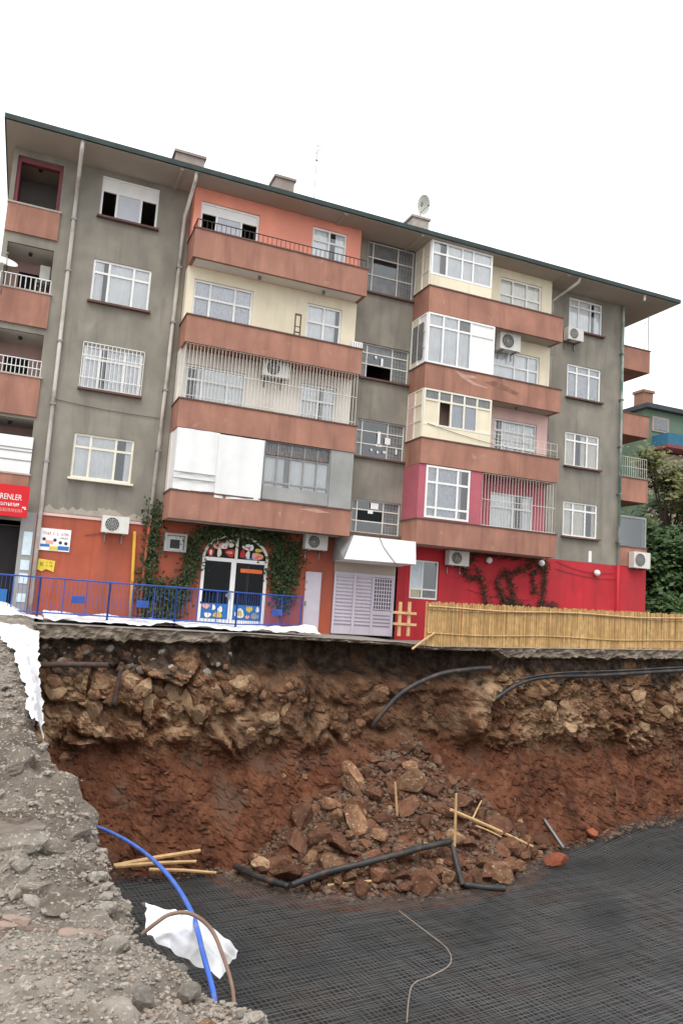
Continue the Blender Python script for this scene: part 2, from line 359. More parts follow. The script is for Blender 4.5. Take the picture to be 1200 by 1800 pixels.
rnd = random.Random(11)
def embed(x, z, s, flat=.55, meshes=ROCK):
    o = link('stone', rnd.choice(meshes), pit_wall, (x, wall_y(x, z)+s*.12, z))
    o.scale = (s*rnd.uniform(.8, 1.35), s*flat, s*rnd.uniform(.65, 1.1)); o.rotation_euler = (rnd.uniform(-.3, .3), rnd.uniform(-.7, .7), rnd.uniform(-.3, .3))
PALEROCK = [rock_mesh('stone', s+100, M['palerock'], 3, 13) for s in range(5)]
for _ in range(34):
    x = rnd.choice([rnd.uniform(.8, 8.2), rnd.uniform(.8, 8.2), rnd.uniform(14.0, 24)]); embed(x, rnd.uniform(-2.2, -.75), rnd.uniform(.24, .46), .5, PALEROCK)
for _ in range(110):
    x = rnd.choice([rnd.uniform(.6, 8.3), rnd.uniform(14.0, 25.5), rnd.uniform(.6, 8.3), rnd.uniform(9.2, 13.5)]); z = rnd.uniform(-2.45, -.55)
    embed(x, z, rnd.choice([.07, .09, .12, .15, .2, .27]), .55)
for _ in range(70):
    x = rnd.uniform(.5, 5.9); embed(x, rnd.uniform(-.5, .1), rnd.uniform(.05, .17), .6, GREYSTONE if rnd.random() < .3 else ROCK)
for _ in range(45):
    embed(rnd.uniform(.8, 26), rnd.uniform(-5.4, -2.6), rnd.uniform(.05, .16), .8, ROCK+REDROCK)

# street and ground sheets
def street_edge(x):
    base = pl(x, [(-3, -3.25), (5.4, -3.3), (5.9, -3.02), (11.6, -3.02), (12.3, -3.27), (15.2, -3.3), (40, -3.25)])
    return base + .09*noise.noise(Vector((x*1.1, 0, 4))) + .05*noise.noise(Vector((x*4.3, 0, 8)))
def build_street():
    xs = list(np.arange(-3, 34.01, .06)); mb = MB(); rows = [0, .04, .3, 1.2, 2.6, 7, 14, 26]; SK = 8
    thick = lambda x: pl(x, [(-3, .44), (2, .40), (4.6, .36), (5.5, .30), (5.8, .11), (12, .12), (14.6, .15), (15.0, .36), (40, .36)])
    for x in xs:
        e = street_edge(x); z = street_z(x); th = thick(x)*(1+.35*noise.noise(Vector((x*1.7, 2, 2)))+.25*noise.noise(Vector((x*6.5, 2, 2))))
        mb.v.append((x, e+.5, z-th-.03))
        for k in range(1, SK):
            f = 1-k/SK; q = Vector((x*4.2, f*2.2, 1)); mb.v.append((x, e+.03+.10*abs(noise.noise(Vector((x*3.2, 5, f))))+.09*fbm(q, 5)+.16*f*f*abs(noise.noise(Vector((x*1.3, 8, 8)))), z-th*f+.02*noise.noise(q*3)))
        for d in rows: mb.v.append((x, e+d, z + (.0 if d else -.015) + .012*noise.noise(Vector((x*.9, d*2, 1)))))
    n = SK+len(rows)
    for i in range(len(xs)-1):
        for k in range(n-1): a = i*n+k; mb.f.append((a, a+n, a+n+1, a+1))
    o = obj('pavement', mb, M['asphalt'], kind='structure'); o.data.materials.append(M['concrete'])
    for i, p in enumerate(o.data.polygons):
        if i % (n-1) < SK: p.material_index = 1
build_street()
mb = MB()
mb.quad((-300, 22, .55), (34, 22, .55), (34, 600, .55), (-300, 600, .55))
mb.quad((34, -3.2, .9), (300, -3.2, .9), (300, 22, .9), (34, 22, .9)).quad((34, 22, .9), (300, 22, .9), (600, 600, .9), (34, 600, .9))
mb.quad((37, -80, .9), (300, -80, .9), (300, -3.2, .9), (37, -3.2, .9)).quad((37, -80, -7), (37, -80, .9), (37, -2, .9), (37, -2, -7))
mb.quad((-300, -3.0, .6), (-3, -3.0, .6), (-3, 22, .6), (-300, 22, .6))
mb.quad((-300, -80, -.15), (-6.9, -80, -.15), (-6.9, -3, .5), (-300, -3, .5)).quad((-6.9, -80, -.15), (37, -80, -.15), (37, -30, -.15), (-6.9, -30, -.15)).quad((-6.9, -30, -7), (37, -30, -7), (37, -30, -.15), (-6.9, -30, -.15))
obj('ground', mb, M['ledge'], kind='structure')

# pit floor and the steel mats on it
xs = np.arange(-.5, 37.1, .5); ys = np.arange(-30, -1.4, .5); mb = MB()
for x in xs:
    for y in ys: mb.v.append((x, y, floor_z(x, y)-.12))
for i in range(len(xs)-1):
    for k in range(len(ys)-1):
        a = i*len(ys)+k; mb.f.append((a, a+len(ys), a+len(ys)+1, a+1))
obj('pit_floor', mb, M['pitfloor'], smooth=True, kind='structure')
def rebar_layer(mb, ang, sp, r, dz, x0, x1, y0, y1):
    ca, sa = math.cos(ang), math.sin(ang)
    for (ux, uy), (vx, vy) in (((ca, sa), (-sa, ca)), ((-sa, ca), (ca, sa))):
        k = -260
        while k < 260:
            cx, cy = vx*k*sp+12, vy*k*sp-9; k += 1; run = []
            for t in np.arange(-26, 26.1, .75):
                x, y = cx+ux*t, cy+uy*t
                if x0 < x < x1 and y0 < y < y1: run.append((x, y, floor_z(x, y)+dz+.02*math.sin(k*1.3+t*.5)))
            if len(run) > 2: mb.tube(run, r, 3, False)
mb = MB()
rebar_layer(mb, .10, .105, .005, .02, .3, 31, -16.5, -3.0)
rebar_layer(mb, .19, .11, .005, .10, 1.2, 31, -16.5, -4.2)
o = obj('steel_mesh', mb, M['rebar']); tag(o, 'dark steel reinforcement mesh covering the floor of the pit', 'steel mesh', kind='stuff')

# the collapsed heap
def heap_h(x, y):
    cx = 11.9 + .35*(y+2.4); dx = (x-cx)/(5.9 if x < cx else 5.4); dy = (y+2.0)/4.5
    q = 1-math.sqrt(dx*dx+dy*dy)
    if q <= -.1: return -.5
    return 3.55*(max(q, 0)**1.05) + q*.6*(q < 0) + (.22*fbm(Vector((x*.8, y*.8, 2)), 5) + .1*noise.noise(Vector((x*3, y*3, 1))))*min(1, max(q, 0)*4)
xs = np.arange(5, 19, .12); ys = np.arange(-7.6, -1.9, .12); mb = MB()
for x in xs:
    for y in ys: mb.v.append((x, y, FLOOR_Z+heap_h(x, y)))
for i in range(len(xs)-1):
    for k in range(len(ys)-1):
        a = i*len(ys)+k; mb.f.append((a, a+len(ys), a+len(ys)+1, a+1))
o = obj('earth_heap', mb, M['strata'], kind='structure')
def heap_top(x, y): return FLOOR_Z + max(heap_h(x, y), (floor_z(x, y)-FLOOR_Z)-.05)

GB = 'rocks tumbled down the collapsed heap'
placed = []
def boulder(x, y, s, label='reddish brown limestone rock tumbled on the collapsed heap of the pit', meshes=REDROCK, group=GB, name='boulder', zoff=.20, sq=None):
    o = link(name, rnd.choice(meshes), None, (x, y, heap_top(x, y)+s*zoff+(.12 if heap_h(x, y) < .3 else 0)))
    o.scale = sq or (s*rnd.uniform(.85, 1.4), s*rnd.uniform(.75, 1.1), s*rnd.uniform(.6, .9)); o.rotation_euler = (rnd.uniform(-.5, .5), rnd.uniform(-.5, .5), rnd.uniform(0, 6.28))
    return tag(o, label, 'rock', group)
tries = 0
while len(placed) < 292 and tries < 20000:
    tries += 1
    x = rnd.uniform(6.6, 17.4); y = rnd.uniform(-6.7, -2.5); h = heap_h(x, y)
    if h < .05 or h > 3.2: continue
    s = rnd.choice([.12, .16, .22, .28, .34, .42, .52] if tries > 60 else [.48, .56]) * rnd.uniform(.8, 1.1)
    if h > 2.2: s *= .6
    if any((x-a)**2+(y-b)**2 < (.54*(s+c))**2 for a, b, c in placed): continue
    placed.append((x, y, s)); red = rnd.random() < .8
    size = 'large' if s > .42 else 'middling' if s > .22 else 'small'; colr = 'reddish brown' if red else 'buff brown'
    zone = 'high on the heap under the cave in' if h > 1.7 else ('at the toe of the heap against the steel mesh' if h < .45 else ('on the flank towards the blue hose' if x < 10.2 else ('on the flank below the reed fence' if x > 13.8 else 'on the middle slope by the golden canes')))
    boulder(x, y, s, f'{size} {colr} rock {zone}', REDROCK if red else (ROCK if rnd.random() < .85 else PALEROCK), f'{size} {colr} rocks {zone}')
def hit(px, py):            # where a sight line meets the heap or the floor
    d = ray(px, py)
    for i in range(900):
        p = CAM + d*(8+i*.03)
        if p.z <= max(heap_top(p.x, p.y), floor_z(p.x, p.y)) or p.y > wall_y(p.x, max(p.z, -6)): return p
    return p
p = hit(503, 1550); boulder(p.x, p.y, .5, 'large orange-brown boulder at the foot of the heap beside the long black pipe', REDROCK, None)
p = hit(975, 1528); boulder(p.x, p.y, .3, 'squarish red rock at the far toe of the heap where the mesh begins', REDSTONE, None, zoff=.7)
p = hit(1040, 1476); o = boulder(p.x, p.y, .22, 'single flat brick-red stone lying alone on the steel mesh', REDSTONE, None, zoff=.7)
p = hit(565, 1478); boulder(p.x, p.y, .38, 'angular pinkish block perched low on the pale slope of the heap', REDROCK, None)
p = hit(665, 1475); boulder(p.x, p.y, .34, 'pale buff stone in the middle of the heap', ROCK, None)
p = hit(690, 1400); boulder(p.x, p.y, .45, 'big brown slab of rock high on the heap beside an upright stick', REDROCK, None)

def scatter(name, n, where, smin, smax, m, seed, label, cat, sub=1):
    r = random.Random(seed); base = []
    for s in range(8):
        bm = bmesh.new(); bmesh.ops.create_icosphere(bm, subdivisions=sub, radius=1)
        pts = [v.co*(1+r.uniform(-.32, .2)) for v in bm.verts]; fs = [[v.index for v in f.verts] for f in bm.faces]; bm.free(); base.append((np.array(pts), fs))
    mb = MB(); k = 0
    while k < n:
        q = where(r)
        if q is None: continue
        k += 1; P, fs = r.choice(base); s = smin*(smax/smin)**(r.random()**1.6)
        a = r.uniform(0, 6.28); c, sn = math.cos(a), math.sin(a); sc = np.array([r.uniform(.7, 1.3), r.uniform(.7, 1.2), r.uniform(.5, .9)])*s
        V = P*sc; V = np.stack([V[:, 0]*c-V[:, 1]*sn, V[:, 0]*sn+V[:, 1]*c, V[:, 2]], 1)+np.array(q)+np.array([0, 0, s*.2]); n0 = len(mb.v)
        mb.v += [tuple(v) for v in V]; mb.f += [tuple(n0+i for i in f) for f in fs]
    o = obj(name, mb, m); tag(o, label, cat, kind='stuff'); return o
def on_heap(r):
    x = r.uniform(5.6, 17.8); y = r.uniform(-6.9, -2.3); h = heap_h(x, y)
    return (x, y, heap_top(x, y)) if h > -.02 else None
scatter('rubble', 9000, on_heap, .02, .13, M['rubble'], 3, 'loose small rubble and soil clods spread over the heap', 'rubble')
def wall_foot(r):
    x = r.uniform(1.5, 26); y = wall_y(x, -5.5)-abs(r.gauss(0, .25)); return (x, y, floor_z(x, y)+.02)
scatter('debris', 900, wall_foot, .02, .1, M['rubble'], 4, 'crumbled soil and stones fallen along the foot of the pit wall', 'debris')

# the near ledge
EDGE = [(-30, 3.2), (-23, 1.9), (-22.0, 1.5), (-21.8, 1.46), (-21.62, 1.27), (-21.35, 1.17), (-21.1, 1.04), (-20.85, .95), (-20.6, .88), (-20.3, .83), (-19.7, .83), (-19.0, .71), (-18.45, .74), (-18.2, .69), (-17.6, .46), (-17.2, .36), (-16.5, .30), (-14, .30), (-10, .30), (-6, .36), (-3.3, .42), (-2, .45)]
def edge_x(y): return pl(y, EDGE) + .05*noise.noise(Vector((0, y*2.6, 3))) + .03*noise.noise(Vector((0, y*7, 3)))
def ledge_z(x, y):
    ex = edge_x(y); d = ex-x
    z = pl(y, [(-30, -.1), (-20, 0), (-16.5, 0.02), (-12, .22), (-7, .5), (-3, .66)])
    strata = noise.noise(Vector((x*.8, y*1.9, 4)))
    z += .06*(math.floor(strata*4)/4) + .07*fbm(Vector((x*1.6, y*1.6, 1)), 6)*(1 if y < -15 else .5) + .10*sstep(-20.9, -20.2, y)*(1-sstep(-17.5, -15, y))*fbm(Vector((x*2.6, y*3.2, 8)), 6) + .02*fbm(Vector((x*9, y*9, 2)), 4)
    z -= .16*math.exp(-max(d, 0)/.12)
    yw = y + .22*noise.noise(Vector((x*1.3, 2, 5))) + .07*noise.noise(Vector((x*5, 2, 5)))
    for ys_, hh in ((-18.1, .15), (-18.9, .12), (-19.6, .09), (-20.4, -.07)): z += hh*(sstep(ys_-.05, ys_+.05, yw)-1)
    z += .17
    if -20.6 < y < -14:
        vd, vp = noise.voronoi(Vector((x*2.2, y*3.0, 0)) + Vector((noise.noise(Vector((x*3, y*3, 1)))*.3, 0, 0)))
        z += sstep(-20.6, -20, y)*((hsh(vp[0])-.5)*.09 - .03*max(0, 1-(vd[1]-vd[0])/.12))
    if y < -18: z += .10*sstep(.2, 1.6, d)*noise.noise(Vector((x*.9, y*.5, 6)))
    return z
def build_ledge():
    ys = list(np.concatenate([np.arange(-30, -23, .25), np.arange(-23, -15.5, .035), np.arange(-15.5, -2.5, .1)]))
    us = [0, .15, .3, .42, .5]+list(np.arange(.55, 1.0001, .0085))
    mb = MB(); n = 0
    for y in ys:
        ex = edge_x(y); row = []
        for u in us:
            x = -7+(ex+7)*u**.9; row.append((x, y, ledge_z(x, y)))
        zt = row[-1][2]
        for k in range(1, 26):
            z = lerp(zt, -6.5, (k/25)**1.5); q = Vector((y*1.3, z*1.3, 7))
            row.append((ex + .10*fbm(q, 5) - .05*min(1, k/4) + .02*noise.noise(q*5) + .10*k/25, y, z))
        n = len(row); mb.v += row
    for i in range(len(ys)-1):
        for k in range(n-1): a = i*n+k; mb.f.append((a, a+1, a+n+1, a+n))
    obj('earth_ledge', mb, M['ledge'], kind='structure')
build_ledge()
def on_ledge(r):
    y = -22.6+3.9*r.random()**1.5; x = edge_x(y)-abs(r.gauss(0, .8))-.01
    return (x, y, ledge_z(x, y)) if x > -1.6 else None
scatter('gravel', 16000, on_ledge, .003, .018, M['gravel'], 5, 'grey gravel and crushed rubble covering the near ledge', 'gravel')
def on_ledge2(r):
    y = r.uniform(-20, -8); x = edge_x(y)-abs(r.gauss(0, .7))-.01
    return (x, y, ledge_z(x, y))
scatter('stones', 2200, on_ledge2, .008, .05, M['gravel'], 6, 'loose stones along the rim of the ledge further back', 'gravel')
for k in range(26):
    y = -22.3+3.6*rnd.random(); x = edge_x(y)-abs(rnd.gauss(0, .28))-.02; s = rnd.choice([.022, .03, .04, .055, .07])
    o = link('stone', rnd.choice(GREYSTONE), None, (x, y, ledge_z(x, y)+s*.2)); o.scale = (s*rnd.uniform(.9, 1.5), s, s*.7); o.rotation_euler = (rnd.uniform(-.4, .4), rnd.uniform(-.4, .4), rnd.uniform(0, 6))
    zn = 'low on the gravel slope near the hose ends' if y < -21.3 else ('on the gravel between the brick bits and the hose ends' if y < -20.5 else 'between the brick bits and the blue hose start'); sz = 'fist sized' if s > .035 else 'egg sized'
    tag(o, f'{sz} grey stone {zn}', 'stone', f'{sz} stones {zn}')
for k, (px, py, s, mm) in enumerate(((365, 1770, .05, ROCK), (350, 1782, .06, ROCK), (420, 1797, .05, BRICKBIT), (455, 1799, .045, REDROCK), (490, 1803, .05, ROCK), (215, 1625, .05, GREYSTONE), (255, 1700, .07, GREYSTONE))):
    p = at_z(px, py, .0); o = link('stone', rnd.choice(mm), None, (p.x, p.y, min(.03, ledge_z(p.x, p.y)+.02))); o.scale = (s*1.2, s, s*.8); o.rotation_euler = (.2, .3, k)
    tag(o, ('ochre stone at the rim where the blue hose ends', 'ochre lump just below the blue hose end', 'orange brick lump at the lowest ledge rim', 'red brown clod at the lowest ledge rim', 'ochre stone furthest along the lowest ledge rim', 'grey stone on the rim above the white sack', 'big grey stone on the gravel beside the white sack')[k], 'stone')
LEDGEROCK = [rock_mesh('rubble_chunk', s+80, M['ledge'], 3, 12) for s in range(5)]
CH = [(95, 1425, .17, 'beige lump of broken ground at the ledge tip above the blue hose'), (135, 1415, .13, 'ochre tipped lump at the very edge of the ledge above the blue hose'), (60, 1470, .15, 'grey lump of broken concrete in the middle of the ledge'), (120, 1500, .14, 'rough grey chunk below the start of the blue hose'), (180, 1530, .12, 'grey chunk at the ledge rim above the white sack'), (20, 1440, .18, 'wide grey chunk at the frame side of the ledge'), (205, 1590, .10, 'small grey chunk on the rim beside the white sack'), (160, 1470, .10, 'small chunk just under the blue hose start'), (75, 1530, .12, 'pitted grey chunk above the row of brick bits'), (225, 1680, .09, 'brown chunk on the gravel below the brown hose start'), (290, 1730, .08, 'rough brown chunk on the gravel slope near the hose ends'), (30, 1360, .16, 'flat brownish chunk on the dusty ramp below the white cloth')]
for k, (px, py, s, lb) in enumerate(CH):
    p = at_z(px, py, .1); o = link('rubble_chunk', LEDGEROCK[k % 5], None, (p.x, p.y, ledge_z(p.x, p.y)+s*.05)); o.scale = (s*1.5, s*.9, s*.62); o.rotation_euler = (.15*math.sin(k), .2*math.cos(k*2), k*1.3); tag(o, lb, 'rubble')
SL = [[(-20, 1400), (40, 1394), (72, 1402), (66, 1412), (10, 1418), (-20, 1416)], [(-20, 1428), (30, 1424), (78, 1432), (60, 1446), (-20, 1448)]]
for k, P in enumerate(SL):
    mb = MB(); Q = []
    for i, (px, py) in enumerate(P):
        for t in (0, .33, .66):
            a, b = P[i], P[(i+1) % len(P)]; q = at_z(lerp(a[0], b[0], t), lerp(a[1], b[1], t), .10-.05*k); Q.append((q.x+.02*math.sin(i*7+t*19), q.y+.07*math.sin(i*5+t*23)))
    zz_ = sorted(ledge_z(*q) for q in Q); zt = zz_[int(len(zz_)*.6)]+.025; n = len(Q); mb.v += [(x, y, zt+.02*noise.noise(Vector((x*9, y*9, k)))) for x, y in Q]+[(x, y-.03, zt-.12) for x, y in Q]; mb.f.append(tuple(range(n))); mb.f += [(i, (i+1) % n, n+(i+1) % n, n+i) for i in range(n)]
    tag(obj('concrete_slab', mb, M['dustslab']), ('thin broken concrete slab lying across the ledge under the dusty ramp', 'lower broken concrete layer in front of the thin slab')[k], 'concrete')
for k, (px, py) in enumerate([(12, 1572), (35, 1585), (60, 1592), (95, 1598), (120, 1604), (150, 1600), (170, 1596), (8, 1600)]):
    p = at_z(px, py, .0); s = rnd.uniform(.045, .075)
    o = link('brick_fragment', rnd.choice(BRICKBIT), None, (p.x, p.y, ledge_z(p.x, p.y)+.005)); o.scale = (s*1.4, s*.8, s*.5); o.rotation_euler = (0, 0, rnd.uniform(-.4, .4))
    tag(o, 'broken pinkish red brick bit in a row across the ledge', 'brick', 'brick bits set across the near ledge')

# ================================================================== APARTMENT BUILDING
bld = thing('apartment_building', 'four storey grey and salmon apartment block with balconies above red painted shops', 'apartment building', (10, 4, .7))
LV = {'A': (12.42, 13.38), 'B': (9.60, 10.48), 'C': (6.85, 7.75), 'D': (4.0, 4.86)}
SOF = 15.17

def wall(name, x0, x1, z0, z1, y, holes, m, depth=.2, inner=None):
    xs = sorted({x0, x1, *[h[0] for h in holes], *[h[1] for h in holes]}); zs = sorted({z0, z1, *[h[2] for h in holes], *[h[3] for h in holes]})
    mb = MB()
    for a, b in zip(xs, xs[1:]):
        for c, d in zip(zs, zs[1:]):
            mx, mz = (a+b)/2, (c+d)/2
            if any(h[0] < mx < h[1] and h[2] < mz < h[3] for h in holes): continue
            mb.quad((a, y, c), (b, y, c), (b, y, d), (a, y, d))
    for (a, b, c, d) in holes:
        e = y+depth
        mb.quad((a, y, c), (a, e, c), (a, e, d), (a, y, d)).quad((b, y, c), (b, y, d), (b, e, d), (b, e, c))
        mb.quad((a, y, d), (a, e, d), (b, e, d), (b, y, d)).quad((a, y, c), (b, y, c), (b, e, c), (a, e, c))
    return obj(name, mb, m, bld)

PANE = MB().quad((-.5, 0, -.5), (.5, 0, -.5), (.5, 0, .5), (-.5, 0, .5)).mesh('pane')
PANES = {}
def pane_mesh(m):
    if m not in PANES: me = PANE.copy(); me.materials.append(M[m]); PANES[m] = me
    return PANES[m]
def curtain_mesh(w, h, seed):
    mb = MB(); n = max(8, int(w/.04)); r = random.Random(seed); ph = r.uniform(0, 6); fr = r.uniform(26, 40)
    for i in range(n+1):
        x = -w/2+w*i/n; y = .022*math.sin(fr*x+ph+.8*math.sin(5*x)); mb.v += [(x, y, -h/2), (x, y*.6, h/2)]
    for i in range(n): mb.f.append((2*i, 2*i+2, 2*i+3, 2*i+1))
    return mb.mesh('curtain', True)
def pieces(name, mb, m, parent):
    for i in range(0, len(mb.v), 8):
        b = MB(); b.v = mb.v[i:i+8]; b.f = [tuple(j-i for j in f) for f in mb.f if i <= f[0] < i+8]; obj(name, b, M[m], parent)
wseed = [0]
def window(x0, x1, z0, z1, y, cols=(0, .28, .70, 1), rows=(0, .70, 1), grid=('ggg', 'ggg'), fm='white', curtain=True, sill=True, fr=.068, name='window', label=None, cm='curtain', sillm='brownrim', cols_top=None, curt_top=None):
    """frame with mullions (the window), one pane per light, a curtain behind, a sill; grid: bottom row first"""
    mb = MB(); w, h = x1-x0, z1-z0; yy = y
    mb.box(x0, x0+fr, yy, yy+.07, z0, z1).box(x1-fr, x1, yy, yy+.07, z0, z1).box(x0+fr, x1-fr, yy, yy+.07, z0, z0+fr).box(x0+fr, x1-fr, yy, yy+.07, z1-fr, z1)
    zz = [z0+h*r for r in rows]
    for k in range(1, len(rows)-1): mb.box(x0+fr, x1-fr, yy+.004, yy+.066, zz[k]-fr*.5, zz[k]+fr*.5)
    for k in range(len(rows)-1):
        cc = cols_top if (cols_top and k == len(rows)-2) else cols
        for c in cc[1:-1]: mb.box(x0+w*c-fr*.5, x0+w*c+fr*.5, yy+.008, yy+.062, zz[k], zz[k+1])
    o = obj(name, mb, M[fm], bld)
    if label: o['label'] = label
    for k, g in enumerate(grid):
        cc = cols_top if (cols_top and k == len(rows)-2) else cols
        for i, ch in enumerate(g):
            if ch == 'd': continue
            a, b = x0+w*cc[i]+fr*.5, x0+w*cc[i+1]-fr*.5; c, d = zz[k]+fr*.5, zz[k+1]-fr*.5
            p = link('pane', pane_mesh({'g': 'glass', 'w': 'white', 'b': 'blind', 'k': 'glassdark', 'p': 'paper', 'c': 'cream', 's': 'glassblock'}[ch]), o, ((a+b)/2, yy+.035, (c+d)/2)); p.scale = (b-a, 1, d-c)
    if curtain:
        rw = random.Random(int(x0*100+z0*37)); kind = rw.choice(['curtain', 'curtain', 'lace', 'cream_curtain']) if cm == 'curtain' else cm; gap = rw.choice([None, 0, len(cols)-2, 1, 1])
        for i in range(len(cols)-1):
            if grid[0][i] != 'g': continue
            wseed[0] += 1; a, b = x0+w*cols[i], x0+w*cols[i+1]
            if i == gap: f = rw.uniform(.3, .75); a, b = (a, lerp(a, b, f)) if rw.random() < .5 else (lerp(b, a, f), b)
            ct = (z1-.05) if (curt_top is None) else z0+h*curt_top
            c = obj('curtain', curtain_mesh(b-a-.03, ct-z0-.05, wseed[0]), M[kind], o, ((a+b)/2, yy+.085, (z0+.05+ct)/2))
    if sill: obj('sill', MB().box(x0-.07, x1+.07, y-.2, y+.02, z0-.07, z0-.005), M[sillm], o)
    return o
def bars(name, x0, x1, z0, z1, y, sp=.13, r=.008, cross=(), m='bars', parent=None, side=None):
    mb = MB(); n = max(2, round((x1-x0)/sp))
    for i in range(n+1):
        x = x0+(x1-x0)*i/n; mb.tube([(x, y, z0), (x, y, z1)], r, 5, False)
    for c in (0, 1)+tuple(cross):
        z = z0+(z1-z0)*c; mb.tube([(x0, y-.01, z), (x1, y-.01, z)], r*1.3, 5, False)
    if side:
        sx, y1 = side; n = max(2, round(abs(y1-y)/sp))
        for i in range(n+1):
            q = y+(y1-y)*i/n; mb.tube([(sx, q, z0), (sx, q, z1)], r, 5, False)
    return obj(name, mb, M[m], parent or bld, kind='stuff')

# main wall, left grey panel with its four windows
LW = [(.98, 2.80, 13.60, 15.0), (.98, 2.80, 10.75, 12.16), (.98, 2.80, 7.9, 9.31), (.98, 2.80, 5.05, 6.46)]
wall('wall', -.15, 3.87, 3.84, SOF, 0, LW, M['grey'])
wall('painted_wall', .18, 3.87, .5, 3.84, .005, [], M['rust_paint'])
obj('wall_edge_strip', MB().box(.2, 3.87, -.03, .02, 3.80, 3.88), M['palepink'], bld)
window(*LW[0], .04, rows=(0, .66, 1), grid=('dbd', 'www'), curtain=False, label='open window with two dark gaps and grey blind')
window(*LW[1], .04)
w = window(*LW[2], .04, label='window behind white burglar bars'); bars('window_grille', .95, 2.83, 7.86, 9.36, -.07, .125, .011, (.25, .72), 'white')
window(*LW[3], .04, fm='creamframe', sillm='creamframe', label='cream framed window with sill')
# right grey panel
RW = [(19.58, 21.30, 13.60, 15.0), (19.58, 21.30, 10.75, 12.16), (19.58, 21.30, 7.9, 9.31), (19.58, 21.30, 5.05, 6.46)]
wall('wall', 18.3, 22.42, 4.07, SOF, 0, RW, M['grey'])
wall('painted_wall', 12.4, 23.9, .5, 4.07, .005, [(12.9, 14.1, 2.1, 3.55)], M['crimson'])
for q in RW: window(*q, .04, cols=(0, .3, .66, 1), rows=(0, .76, 1))
# stairwell
SW = [(10.45, 12.36, 13.2, SOF), (10.45, 12.36, 9.95, 11.25), (10.45, 12.36, 7.05, 8.42), (10.45, 12.36, 4.3, 5.5)]
wall('wall', 9.8, 12.45, 4.0, SOF, 0, SW, M['grey'])
for k, q in enumerate(SW):
    window(*q, .08, cols=(0, .12, .66, 1), rows=(0, .36, .70, 1) if k != 1 else (0, .42, .74, 1), grid=(('sss', 'sgs', 'sss'), ('sds', 'sgs', 'sss'), ('sgs', 'sgs', 'sgs'), ('sgs', 'sks', 'sgs'))[k], curtain=False, fm='bars', fr=.04, name='stair_window', sill=True)
    n = MB(); x0, x1, z0, z1 = q
    for i in range(1, 5): n.box(x0+(x1-x0)*(.66+.34*i/5)-.008, x0+(x1-x0)*(.66+.34*i/5)+.008, .10, .125, z0+.04, z1-.04)
    for i in range(1, 8): n.box(x0+(x1-x0)*.67, x1-.04, .102, .122, z0+(z1-z0)*i/8-.008, z0+(z1-z0)*i/8+.008)
    obj('glass_block_joints', n, M['greysheet'], bld, kind='stuff')
st = MB()
for (a, b, c, d) in ((11.3, 11.42, 7.55, 8.05), (11.24, 11.48, 7.5, 7.58), (11.6, 11.82, 7.62, 7.86), (11.05, 11.12, 7.3, 7.38), (11.3, 11.38, 7.25, 7.33), (11.55, 11.66, 7.28, 7.36), (12.05, 12.12, 7.3, 7.5), (11.0, 11.08, 10.75, 10.85), (11.25, 11.34, 10.5, 10.8), (11.2, 11.5, 5.2, 5.42), (11.1, 11.3, 5.02, 5.15)): st.box(a, b, .068, .076, c, d)
pieces('window_sticker', st, 'signwhite', bld)

# loggia stack at the far corner
wall('wall', -1.7, -.15, 3.4, SOF, .0, [(-1.56, -.22, 13.38, 14.95), (-1.56, -.22, 10.48, 12.1), (-1.56, -.22, 7.95, 9.35), (-1.56, -.22, 4.96, 6.65)], M['grey'], depth=1.5)
for k, (z0, z1, m) in enumerate(((12.42, 13.33, 'salmon'), (9.55, 10.62, 'salmon'), (6.75, 7.95, 'salmon'), (4.55, 4.93, 'salmon'))):
    b = obj('loggia', MB().box(-1.68, -.17, -.07, .12, z0, z1), M[m], bld)
    obj('coping', MB().box(-1.71, -.13, -.1, .15, z1, z1+.05), M['soffit'], b)
    zt = (14.95, 12.1, 9.35, 6.65)[k]
    obj('ceiling', MB().box(-1.56, -.22, .1, 1.5, zt-.005, zt+.05), M['slabwhite' if k else 'soffit'], b)
    obj('back_wall', MB().box(-1.56, -.22, 1.45, 1.55, z0, zt), M['palepink' if k else 'inside'], b)
    obj('ceiling_lamp', MB().tube([(-.9, .55, zt), (-.9, .55, zt-.1)], .06, 8), M['iron'], b)
pk = MB().box(-1.56, -.22, .1, .3, 14.8, 14.948).box(-.32, -.225, .05, 1.44, 13.4, 14.8).box(-1.555, -1.46, .05, 1.44, 13.4, 14.8)
pieces('pink_frame', pk, 'darkpink', bld)
obj('loggia_panel', MB().box(-1.68, -.17, -.1, -.06, 4.98, 6.1), M['tarp'], bld)
n = MB()
for z in (5.35, 5.62, 5.72): n.box(-1.68, -.17, -.115, -.101, z, z+.03)
pieces('panel_rib', n, 'greysheet', bld)
bars('railing', -1.64, -.2, 10.67, 11.1, 0, .14, .014, (), 'white'); bars('railing', -1.64, -.2, 8.0, 8.5, 0, .12, .012, (.5,), 'white')
obj('door', MB().box(-1.2, -.6, 1.40, 1.449, 10.5, 11.75), M['dark'], bld); obj('door', MB().box(-1.3, -.6, 1.40, 1.449, 7.0, 8.9), M['dark'], bld); obj('door', MB().box(-1.4, -.4, 1.40, 1.449, 4.9, 6.4), M['dark'], bld)

